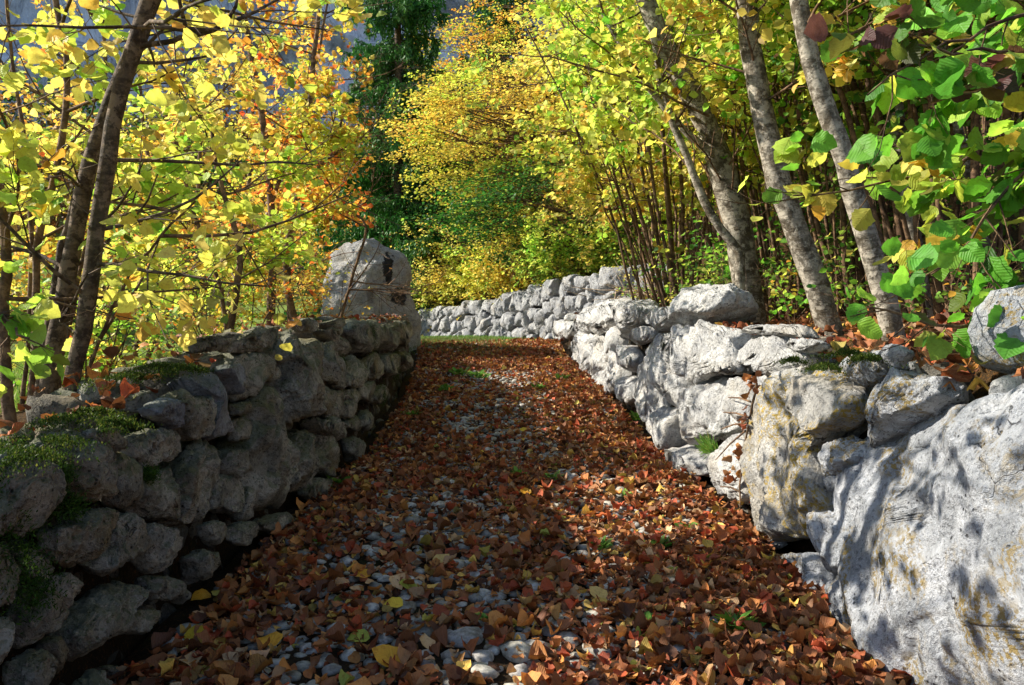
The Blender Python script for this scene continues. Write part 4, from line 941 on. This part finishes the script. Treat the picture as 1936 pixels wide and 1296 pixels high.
# low ferny growth on the bank under the stems
for i, (px, Yd, h, pal, lab) in enumerate([
   (1330, 7.8, .5, RP, 'small yellow leaved sprouts beside the angular capstone'),
   (1510, 6.3, .45, [(3, GRN), (2, LIME), (1, ORG)], 'little green sprouts at the foot of the speckled trunk'),
   (1640, 5.3, .45, [(3, GRN), (2, DGRN), (1, YEL)], 'evergreen sprouts between the speckled and silvery trunks'),
   (1810, 4.8, .5, [(3, GRN), (2, DGRN), (1, ORG), (1, PURP)], 'purple and green sprouts at the right trunk bases'),
   (1210, 12.5, .5, [(3, GRN), (3, YEL), (1, BRN)], 'scrubby sprouts on the far end of the right wall')]):
    p = W(px, 600, Yd); bushy((p[0], Yd, gz(p[0], Yd)), h, .5, lab, pal, 130+i, .05, T_MID, stems=8, lpt=5, kids=(3, 2), group='sprouts on the right bank', name='sprout', cat='plant')

for i, (px, Yd, h, pal, lab) in enumerate([
   (1380, 9.5, .9, [(3, GRN), (3, DGRN), (1, YEL)], 'dark leaved shrub on the bank behind the mossy trunk'),
   (1470, 7.4, .8, [(3, GRN), (2, DGRN), (2, LIME)], 'waist high shrub between the mossy and the speckled trunks'),
   (1560, 9.5, 1.1, [(3, DGRN), (2, GRN)], 'dark evergreen shrub higher on the bank behind the speckled trunk'),
   (1640, 7.6, .9, [(4, GRN), (2, DGRN)], 'green shrub on the bank just behind the silvery trunk'),
   (1760, 7.2, 1.0, [(3, DGRN), (2, GRN), (1, YEL)], 'dark green shrub behind the upright shaded trunk'),
   (1880, 6.2, 1.0, [(3, DGRN), (3, GRN), (1, PURP)], 'dense dark shrub on the bank at the right photo edge'),
   (1290, 11, .9, [(3, GRN), (3, YEL)], 'yellow green shrub at the base of the lime coppice'),
   (1700, 10.5, 1.4, [(3, DGRN), (3, GRN)], 'large shadowy shrub up the bank behind the right trunks')]):
    p = W(px, 600, Yd); bushy((p[0], Yd, gz(p[0], Yd)), h, 1.3, lab, pal, 160+i, .055, T_MID if Yd < 8 else T_FAR, stems=12, lpt=6, kids=(5, 3), spread=1.0, group='shrubs on the right bank', name='shrub', cat='shrub', mat=M_LEAF if Yd < 8 else M_LEAF2)
# ---- near overhanging branches on the right, with big leaves
def overhang(label, anchor, curve, seed, pal, size, nsh, L, prm, keep=lambda Q: off_cam(Q) & (Q[:, 0] > .6) & ~((Q[:, 0] < 1.75) & (Q[:, 2] < 1.12)), group='boughs hanging in from the right'):
    r = np.random.default_rng(seed); th = thing('hazel_branch', anchor, label, 'branch', group); P = smooth_line(curve, 14, .01)
    tb = Tubes(); tb.add(P, np.linspace(.011, .003, 14), 7); tb.build('bough', M_TWIG, th); st = newst()
    for q in np.linspace(.1, 1, nsh):
        i = min(int(q*13), 12); ax = P[i+1]-P[i]; ax /= np.linalg.norm(ax); d = ax*.8+r.normal(0, .7, 3)*np.array([1, .6, .8])+np.array([0, 0, -.25]); st['t'] = Tubes(); grow(st, P[i], d, r.uniform(*L), .0035, 0, prm, r); st['t'].build('twig', M_TWIG, th)
    finish_leaves('leaves', st, T_HAZ, size, pal, M_LEAF, th, r, keep)
pr_ov = dict(DEF, levels=2, seg=[4, 4, 3], kids=[3, 2], lpt=5, droop=.75, ntilt=.5, flat=.4, lr=(.4, .6))
GP = [(5, GRN), (3, (.10, .24, .04)), (2, LIME), (.7, YEL), (.4, ORG)]
def wp(*a): return [W(px, py, Y) for px, py, Y in a]
overhang('green leaved bough across the top right corner', wp((2100, -60, 3))[0], wp((2150, -60, 3.2), (1950, 20, 2.9), (1780, 90, 2.7), (1640, 180, 2.6)), 141, GP, .10, 13, (.25, .5), pr_ov)
overhang('bough with dusky purple leaves below the top right corner', wp((2100, 100, 3))[0], wp((2150, 130, 2.9), (1950, 110, 2.7), (1820, 95, 2.6), (1660, 75, 2.6)), 142, [(5, PURP), (2, (.22, .10, .04)), (2, GRN)], .085, 8, (.12, .25), dict(pr_ov, lpt=3))
overhang('green bough hanging along the right photo edge', wp((2100, 250, 3))[0], wp((2150, 200, 2.9), (1960, 300, 2.7), (1860, 420, 2.6), (1760, 520, 2.6)), 143, [(5, GRN), (2, LIME), (2, (.10, .24, .04)), (1, ORG), (.7, PURP)], .095, 12, (.25, .5), pr_ov)
overhang('lime leaved bough in front of the silvery trunk', wp((2000, 300, 3.4))[0], wp((2050, 260, 3.4), (1850, 300, 3.2), (1700, 350, 3.1), (1500, 370, 3.1)), 144, [(4, LIME), (3, GRN), (2, YEL), (1, ORG)], .09, 13, (.22, .45), pr_ov)
overhang('low bough of round green leaves just above the right wall top', wp((1950, 560, 2.7))[0], wp((2050, 520, 2.8), (1900, 600, 2.7), (1780, 625, 2.6), (1640, 580, 2.6)), 145, [(5, GRN), (2, LIME), (1, ORG)], .085, 10, (.12, .26), dict(pr_ov, lpt=3))
overhang('yellow lime bough reaching out over the path from the mossy trunk', wp((1340, 200, 6))[0], wp((1340, 220, 6.4), (1200, 150, 6.2), (1080, 120, 6.2), (900, 90, 6.3)), 146, [(4, YEL), (3, LIME), (1, PALE)], .085, 16, (.4, .8), dict(pr_ov, lpt=5, kids=[4, 2]))

overhang('low spray of fresh green leaves at the left edge of the picture', wp((-150, 520, 2.5))[0], wp((-150, 540, 2.6), (-60, 560, 2.5), (10, 600, 2.45), (55, 640, 2.4)), 147, [(5, GRN), (3, LIME)], .08, 9, (.12, .22), dict(pr_ov, lpt=3), lambda Q: off_cam(Q) & (Q[:, 2] > .98), 'spray hanging in from the left')
# ------------------------------------------------------------------ fallen leaves, moss, grass
DRYP = [(4, (.38, .14, .045)), (5.5, (.27, .10, .04)), (2.2, (.56, .24, .06)), (1.8, (.56, .36, .19)), (.9, (.72, .48, .10)), (4, (.12, .045, .022)), (3, (.44, .08, .03)), (.25, (.30, .34, .06))]
def litter(name, P, size, pal, parent=None, label=None, T=T_DRY, tilt=.21, mat=M_DRY, seed=0, kind='stuff'):
    r = np.random.default_rng(seed); n = len(P); a = r.uniform(0, 2*PI, n); D = np.stack([np.cos(a), np.sin(a), r.normal(0, tilt*.5, n)], -1)
    N = np.array([0, 0, 1.])+r.normal(0, tilt, (n, 3)); N[:, 2] = np.maximum(N[:, 2], .35); flip = r.uniform(size=n) < .3; N[flip] *= -1
    S = size*np.clip(r.lognormal(-.08, .38, n), .3, 1.8); C = pick(pal, n, .22, r); P = P-D*(S*.5)[:, None]
    V, F, U, Cc = leaves(T, P, D, N, S, C)
    return link(name, mesh_np(name, V, F, U, Cc), mat, parent, kind=kind, label=label)
def path_leaves():
    r = np.random.default_rng(5); n = 60000; y = 1.3+14.8*r.uniform(size=n)**1.25; u = r.uniform(size=n); a = xL(y); b = np.where(y > 15, np.interp(y, [15, 17], [.95, .3]), xR(y)); x = a+(b-a)*u
    e = np.abs(u-.45)*2                                  # barer in the middle
    nz = fbm(np.stack([x*1.6, y*1.0, 0*x], -1), 3, 8)
    dens = np.clip(np.where(y < 6, .36, .32)+.50*e**1.5+.24*nz+.30*fbm(np.stack([x*6, y*4, 0*x], -1), 2, 19), .16, 1); dens = np.where((y > 7.5) & (y < 12) & (e < .5), dens*.68, dens); dens = np.where(y > 12.2, .9, dens); dens = np.where((y > 13.9+1.2*nz) & (u < .42+.45*nz), .22, dens)
    m = r.uniform(size=n) < dens; x, y, e = x[m], y[m], e[m]
    z = path_z(x, y)+.010+r.uniform(0, .028, len(x))*(1+1.2*e**3)
    return np.stack([x, y, z], -1)
PL = path_leaves()
litter('fallen_leaves', PL, .047, DRYP, label='brown and orange fallen leaves carpeting the path', seed=2)
def bank_leaves(xf, side, topf, n, y0, y1, w, seed):
    r = np.random.default_rng(seed); y = y0+(y1-y0)*r.uniform(size=n)**1.3; a = r.uniform(.16, w, n); x = np.array([float(xf(q)) for q in y])+side*a
    z = np.maximum(topf(y)-.02, 0) if side < 0 else topf(y); z = np.where(a < .62, topf(y)+r.uniform(-.02, .05, n), G(x, y)+r.uniform(.01, .05, n))
    return np.stack([x, y, z], -1)
litter('fallen_leaves', bank_leaves(xL, -1, ltop, 420, 1.5, 13, .62, 3), .05, DRYP, label='red brown leaves caught on top of the left wall', seed=3)
litter('fallen_leaves', bank_leaves(xR, 1, rtop, 2600, 1.5, 14, 1.9, 4), .052, DRYP, label='dry brown leaves on the soil of the right bank', seed=4)
# a few single bright leaves that stand out on the path
YL = [(990, 823, 'bright yellow leaf lying alone in mid path'), (900, 856, 'yellow leaf on the cobbles left of mid path'), (822, 1070, 'pale yellow leaf lying near the middle of the foreground'), (700, 1096, 'orange yellow leaf among brown ones in the foreground'), (1002, 936, 'amber leaf between cobbles in mid path'), (762, 1150, 'small yellow leaf beside grey cobbles'), (347, 1207, 'yellow leaf close to the foot of the left wall'), (400, 1135, 'round orange leaf beside the left wall foot'), (760, 1255, 'large orange leaf at the bottom of the picture'), (1515, 1255, 'big pale curled leaf at the foot of the huge block'), (1420, 1100, 'wide amber leaf on the right side of the path'), (700, 1205, 'half green leaf near the bottom of the path'), (1145, 1140, 'tan curled leaf in the middle foreground'), (520, 1220, 'broad copper leaf in the shaded foreground'), (790, 1110, 'limp green yellow leaf in the left foreground'), (1060, 990, 'green yellow leaf lying flat in mid path')]
for i, (px, py, lab) in enumerate(YL):
    d = ray(px, py); t = CAMZ/-d[2]; P = np.array([[0, 0, CAMZ]])+d*t*.975; r = np.random.default_rng(700+i); a = r.uniform(0, 2*PI)
    c = [(.75, .50, .04), (.70, .34, .03), (.62, .42, .14), (.35, .36, .05)][(0, 0, 2, 1, 1, 0, 0, 1, 1, 2, 1, 3, 2, 1, 3, 3)[i]]
    V, F, U, Cc = leaves([T_FLAT[i % 2]], np.zeros((1, 3)), np.array([[math.cos(a), math.sin(a), .15]]), np.array([[.15, -.3, 1.]]), np.array([.085 if i not in (8, 9, 13) else .11]), np.array([c]))
    link('fallen_leaf', mesh_np('fallen_leaf', V, F, U, Cc), M_DRY, loc=(P[0, 0], P[0, 1], float(path_z(P[0, 0], P[0, 1]))+.035), label=lab, cat='leaf', group='bright single leaves on the path')
def tufts(name, P, h, pal, mat, label, seed, wdt=.12, spread=.6, parent=None):
    r = np.random.default_rng(seed); n = len(P); D = np.stack([r.normal(0, spread, n), r.normal(0, spread, n), np.ones(n)], -1); N = r.normal(size=(n, 3))
    V, F, U, C = leaves([_t6(wdt, .02)], P, D, N, h*r.uniform(.5, 1.2, n), pick(pal, n, .25, r)); return link(name, mesh_np(name, V, F, None, C), mat, parent, kind='stuff', label=label)
MOSSP = [(4, (.03, .06, .01)), (3, (.06, .10, .015)), (1.3, (.14, .15, .03))]
def patch(c, r0, n, seed, dz=.02):
    r = np.random.default_rng(seed); k = r.normal(0, .55, (n, 2)); k = k[fbm(np.stack([k[:, 0]*2.2+seed, k[:, 1]*2.2, 0*k[:, 0]], -1), 3, 6) > -.02]; n = len(k); q = (k**2).sum(1)
    return np.stack([c[0]+k[:, 0]*r0[0], c[1]+k[:, 1]*r0[1], c[2]+dz*np.exp(-q)+r.normal(0, .006, n)], -1)
mp = []
for i, (px, py, rx, ry) in enumerate([(150, 800, .10, .16), (60, 850, .12, .12), (20, 880, .12, .12), (215, 815, .08, .08), (300, 705, .10, .20), (350, 708, .08, .12), (240, 725, .10, .2), (170, 795, .1, .1), (660, 605, .1, .5), (700, 603, .12, .8), (600, 612, .1, .3), (450, 650, .08, .12)]):
    Yd = None
    d = ray(px, py)
    for t in np.linspace(1.2, 14, 1200):
        p = np.array([0, 0, CAMZ])+d*t
        if p[2] <= float(ltop(p[1]))+.015 and p[0] < float(xL(p[1])): break
    mp.append(patch((p[0], p[1], p[2]), (rx, ry), 3400, 200+i, .03))
mossL = tufts('moss', np.concatenate(mp), .009, MOSSP, M_MOSS, 'green moss cushions on top of the left wall', 51, .25)
mp = []
for i, (px, py, rx, ry) in enumerate([(1600, 680, .08, .10), (1640, 690, .07, .1), (1560, 705, .06, .1), (1230, 575, .1, .4), (1500, 690, .05, .08)]):
    d = ray(px, py)
    for t in np.linspace(1.2, 14, 1200):
        p = np.array([0, 0, CAMZ])+d*t
        if p[2] <= float(rtop(p[1]))+.02 and p[0] > float(xR(p[1]))+.05: break
    mp.append(patch(p, (rx, ry), 3000, 230+i, .03))
tufts('moss', np.concatenate(mp), .009, MOSSP, M_MOSS, 'dark moss on the right wall top near the silvery trunk', 52, .25)
# hanging moss on shaded faces of the left wall
mp = []
for i, (px, py, s) in enumerate([(40, 960, .10), (100, 900, .05), (20, 1080, .13), (60, 1120, .09), (270, 900, .04), (20, 1000, .12), (120, 960, .06), (640, 690, .08), (700, 640, .2), (0, 900, .1), (745, 700, .3), (720, 750, .15)]):
    p = surf_hit(px, py, xL, .1); r = np.random.default_rng(260+i); n = 900; k = r.normal(0, .38, (n, 2))
    mp.append(np.stack([p[0]+.02+r.uniform(-.03, .03, n), p[1]+k[:, 0]*s*1.3, p[2]+k[:, 1]*s], -1))
tufts('moss', np.concatenate(mp), .013, [(4, (.03, .07, .01)), (2, (.06, .12, .015))], M_MOSS, 'shaggy dark moss hanging on the shaded face of the left wall', 53, .14, 1.2)
GRP = [(4, (.10, .24, .03)), (3, (.16, .32, .05)), (1, (.30, .32, .08))]
def gpts(n, f, seed):
    r = np.random.default_rng(seed); return f(r, n)
def verge(r, n):
    s = r.uniform(3.0, 15.5, n); P = []
    for q in s:
        p, d, k = polyline_pt(FW[1:6], q); w = abs(r.normal(0, .3)) ; nn = np.array([-d[1], d[0]]); nn = nn if nn[1] < 0 else -nn
        p = p+nn*(.05+w); P.append((p[0], p[1], float(G(p[0], p[1]))))
    return np.array(P)
tufts('grass', gpts(5200, verge, 1), .10, GRP, M_GRASS, 'green grass verge along the foot of the far wall', 61, .05, .3)
def gl(r, n):
    y = 13.6+4.2*r.uniform(size=n)**.7; x = -2.0+2.0*r.uniform(size=n)**1.6-(y-15)*.12; return np.stack([x, y, G(x, y)+.05], -1)
tufts('grass', gpts(6500, gl, 2), .06, [(3, (.10, .20, .03)), (2, (.16, .26, .05)), (2, (.26, .24, .09))], M_GRASS, 'short grass on the left of the path before the bend', 62, .06, .5)
def meadow(r, n):
    x = -2.6-9*r.uniform(size=n)**1.3; y = r.uniform(3.5, 19, n); return np.stack([x, y, G(x, y)-.01], -1)
tufts('grass', gpts(42000, meadow, 3), .14, [(3, (.16, .30, .05)), (3, (.26, .36, .08)), (1, (.42, .40, .12))], M_GRASS, 'sunlit light green meadow grass behind the left wall', 63, .05, .5)
# small plants growing on the path
def rosette(px, py, s, n, seed, lab, pal=GRP):
    d = ray(px, py); t = .3
    while True:
        p = np.array([0, 0, CAMZ])+d*t
        if p[2] < float(gp(p[1]))+.02 or t > 20: break
        t += .02
    r = np.random.default_rng(seed); a = r.uniform(0, 2*PI, n); D = np.stack([np.cos(a), np.sin(a), r.uniform(.25, 1., n)], -1); Q = np.stack([np.cos(a), np.sin(a), 0*a], -1)*r.uniform(0, s*.6, (n, 1))+np.array([0, 0, .01]); Q[:, 2] += r.uniform(0, s*.4, n)
    V, F, U, C = leaves([_t6(.28, .05)], Q, D, np.array([0, 0, 1.])+r.normal(0, .3, (n, 3)), s*r.uniform(.4, .9, n), pick(pal, n, .2, r))
    link('weed', mesh_np('weed', V, F, None, C), M_GRASS, loc=(p[0], p[1], float(path_z(p[0], p[1]))+.012), label=lab, cat='plant', group='small green weeds on the path')
for i, (px, py, s, n, lab) in enumerate([(1385, 1215, .075, 26, 'leafy green dandelion rosette in the right foreground'), (1225, 1200, .045, 12, 'small green sprout left of the dandelion rosette'), (1590, 1150, .05, 30, 'green herb creeping at the foot of the huge block'), (1640, 1200, .05, 20, 'low herb squeezed against the base of the huge block'), (1135, 1050, .06, 18, 'green weed in the middle of the path'), (1180, 940, .05, 12, 'tiny weed right of mid path'), (1045, 915, .06, 16, 'weed patch among cobbles in mid path'), (980, 908, .06, 14, 'weed left of the mid path weed patch'), (905, 720, .12, 30, 'bright green tuft far up the path'), (870, 712, .12, 22, 'green tuft beside the bright one far up the path'), (1060, 720, .1, 18, 'little tuft far up the path towards the right wall'), (1205, 797, .09, 26, 'bright green clump at the foot of the right wall'), (640, 925, .07, 26, 'dark green herb at the foot of the left wall'), (1020, 740, .09, 18, 'green tuft on the bare cobbles far up the path'), (1250, 1045, .06, 14, 'grassy sprig on the right side of the path'), (1295, 1000, .05, 12, 'sprig among leaves near the lichen rock'), (1720, 1275, .045, 14, 'herb at the bottom right below the huge block'), (920, 1180, .035, 10, 'tiny sprout between near cobbles'), (600, 1040, .05, 10, 'faint green sprout in the shaded left of the path'), (780, 790, .09, 20, 'green tuft along the left side of the path'), (840, 745, .1, 18, 'soft tuft in the leaf carpet left of centre')]):
    rosette(px, py, s*1.25, int(n*1.4), 800+i, lab)
# tuft of fine grass growing from a crack of the right wall
p = surf_hit(1352, 850, xR, .1)
r_ = np.random.default_rng(5); n = 260; Q = np.stack([r_.normal(-.03, .015, n), r_.normal(0, .06, n), r_.normal(0, .02, n)], -1); D = np.stack([-.5+r_.normal(0, .3, n), r_.normal(0, .5, n), .5+r_.normal(0, .4, n)], -1)
V, F, U, C = leaves([_t6(.03, .01)], Q, D, r_.normal(size=(n, 3)), .09*r_.uniform(.5, 1.2, n), pick(GRP, n, .2, r_)); link('grass_tuft', mesh_np('grass_tuft', V, F, None, C), M_GRASS, loc=tuple(p), label='fine grass tuft growing from a joint of the right wall', cat='plant')
# dead vine and withered leaves hanging down the joint left of the lichen rock
dv = thing('dead_vine', tuple(surf_hit(1450, 730, xR, .1)), 'withered brown vine with curled leaves hanging in the joint beside the lichen rock', 'vine'); tb = Tubes(); r_ = np.random.default_rng(9)
P = np.array([surf_hit(a, b, xR, .1)-np.array([.06, 0, 0]) for a, b in [(1452, 725), (1440, 790), (1425, 850), (1422, 900), (1420, 960)]]); tb.add(smooth_line(P, 14, .004), np.linspace(.007, .004, 14), 6)
for a, b, c_, d_ in [(1438, 790, 1400, 780), (1435, 800, 1395, 812), (1430, 815, 1385, 870), (1420, 930, 1395, 920), (1440, 760, 1410, 752)]:
    p1, p2 = surf_hit(a, b, xR, .1)-np.array([.06, 0, 0]), surf_hit(c_, d_, xR, .1)-np.array([.10, 0, 0]); tb.add([p1, (p1+p2)/2+[0, 0, .01], p2], [.006, .005, .003], 5)
tb.build('stem', M_TWIG, dv)
Pq = np.concatenate([P[i]+r_.normal(0, .03, (9, 3))-[.02, 0, 0] for i in range(5)]); Dq = r_.normal(size=(len(Pq), 3))+[0, 0, -1.]; V, F, U, C = leaves(T_DRY, Pq, Dq, r_.normal(size=(len(Pq), 3)), .06*r_.uniform(.5, 1.1, len(Pq)), pick(DRYP, len(Pq), .2, r_))
link('leaves', mesh_np('leaves', V-np.array(dv.location), F, U, C), M_DRY, dv)

# distant wood on the slopes behind the meadow and above the bank
def far_wood():
    r = np.random.default_rng(77); Ps, Cs, Ss = [], [], []
    for k in range(260):
        az = math.radians(r.uniform(-44, 44)); R = r.uniform(38, 78); x, y = math.sin(az)*R, math.cos(az)*R
        g = float(G(x, y)); h = r.uniform(2.2, 5.5)*(R/50); w = h*.45; n = 420; v = r.normal(size=(n, 3)); v /= np.linalg.norm(v, axis=1, keepdims=True); q = r.uniform(.3, 1, (n, 1))**.5
        Ps.append(np.array([x, y, g+h*.55])+v*q*np.array([w, w, h*.5])*(1+.25*vnoise(v*2+k, k))[:, None]); pal = [[(1, BRN), (1, (.20, .13, .05))], [(1, DGRN), (1, (.03, .08, .02))], [(1, GOLD), (1, ORG)], [(1, GRN), (1, GOLD)]][r.choice(4, p=[.4, .3, .2, .1])]
        Cs.append(pick(pal, n, .25, r)); Ss.append(np.full(n, .30*R/50))
    P = np.concatenate(Ps); n = len(P); V, F, U, C = leaves(T_FAR, P, r.normal(size=(n, 3)), r.normal(size=(n, 3)), np.concatenate(Ss)*r.uniform(.6, 1.2, n), np.concatenate(Cs))
    link('distant_wood', mesh_np('distant_wood', V, F, None, C), M_LEAF2, kind='stuff', label='brown and green wood on the slopes below the cliffs')
far_wood()

# brushwood heap at the far end of the right wall, dry tuft stuck in the crevice of the block
p0 = W(1215, 560, 12.6); bw = thing('brushwood', tuple(p0), 'heap of bare dry twigs on the far end of the right wall', 'twigs'); tb = Tubes(); r_ = np.random.default_rng(12)
for i in range(70):
    a = p0+r_.normal(0, 1, 3)*np.array([.28, .4, .05]); d = r_.normal(0, 1, 3)*np.array([1, .8, .45])+[0, 0, .25]; d /= np.linalg.norm(d); tb.add([a, a+d*.25+r_.normal(0, .02, 3), a+d*r_.uniform(.4, .75)], [.008, .006, .003], 4)
M_DEAD = bark_mat('dead_twig', (.62, .50, .38), (.30, .20, .13), .3)
tb.build('twigs', M_DEAD, bw)
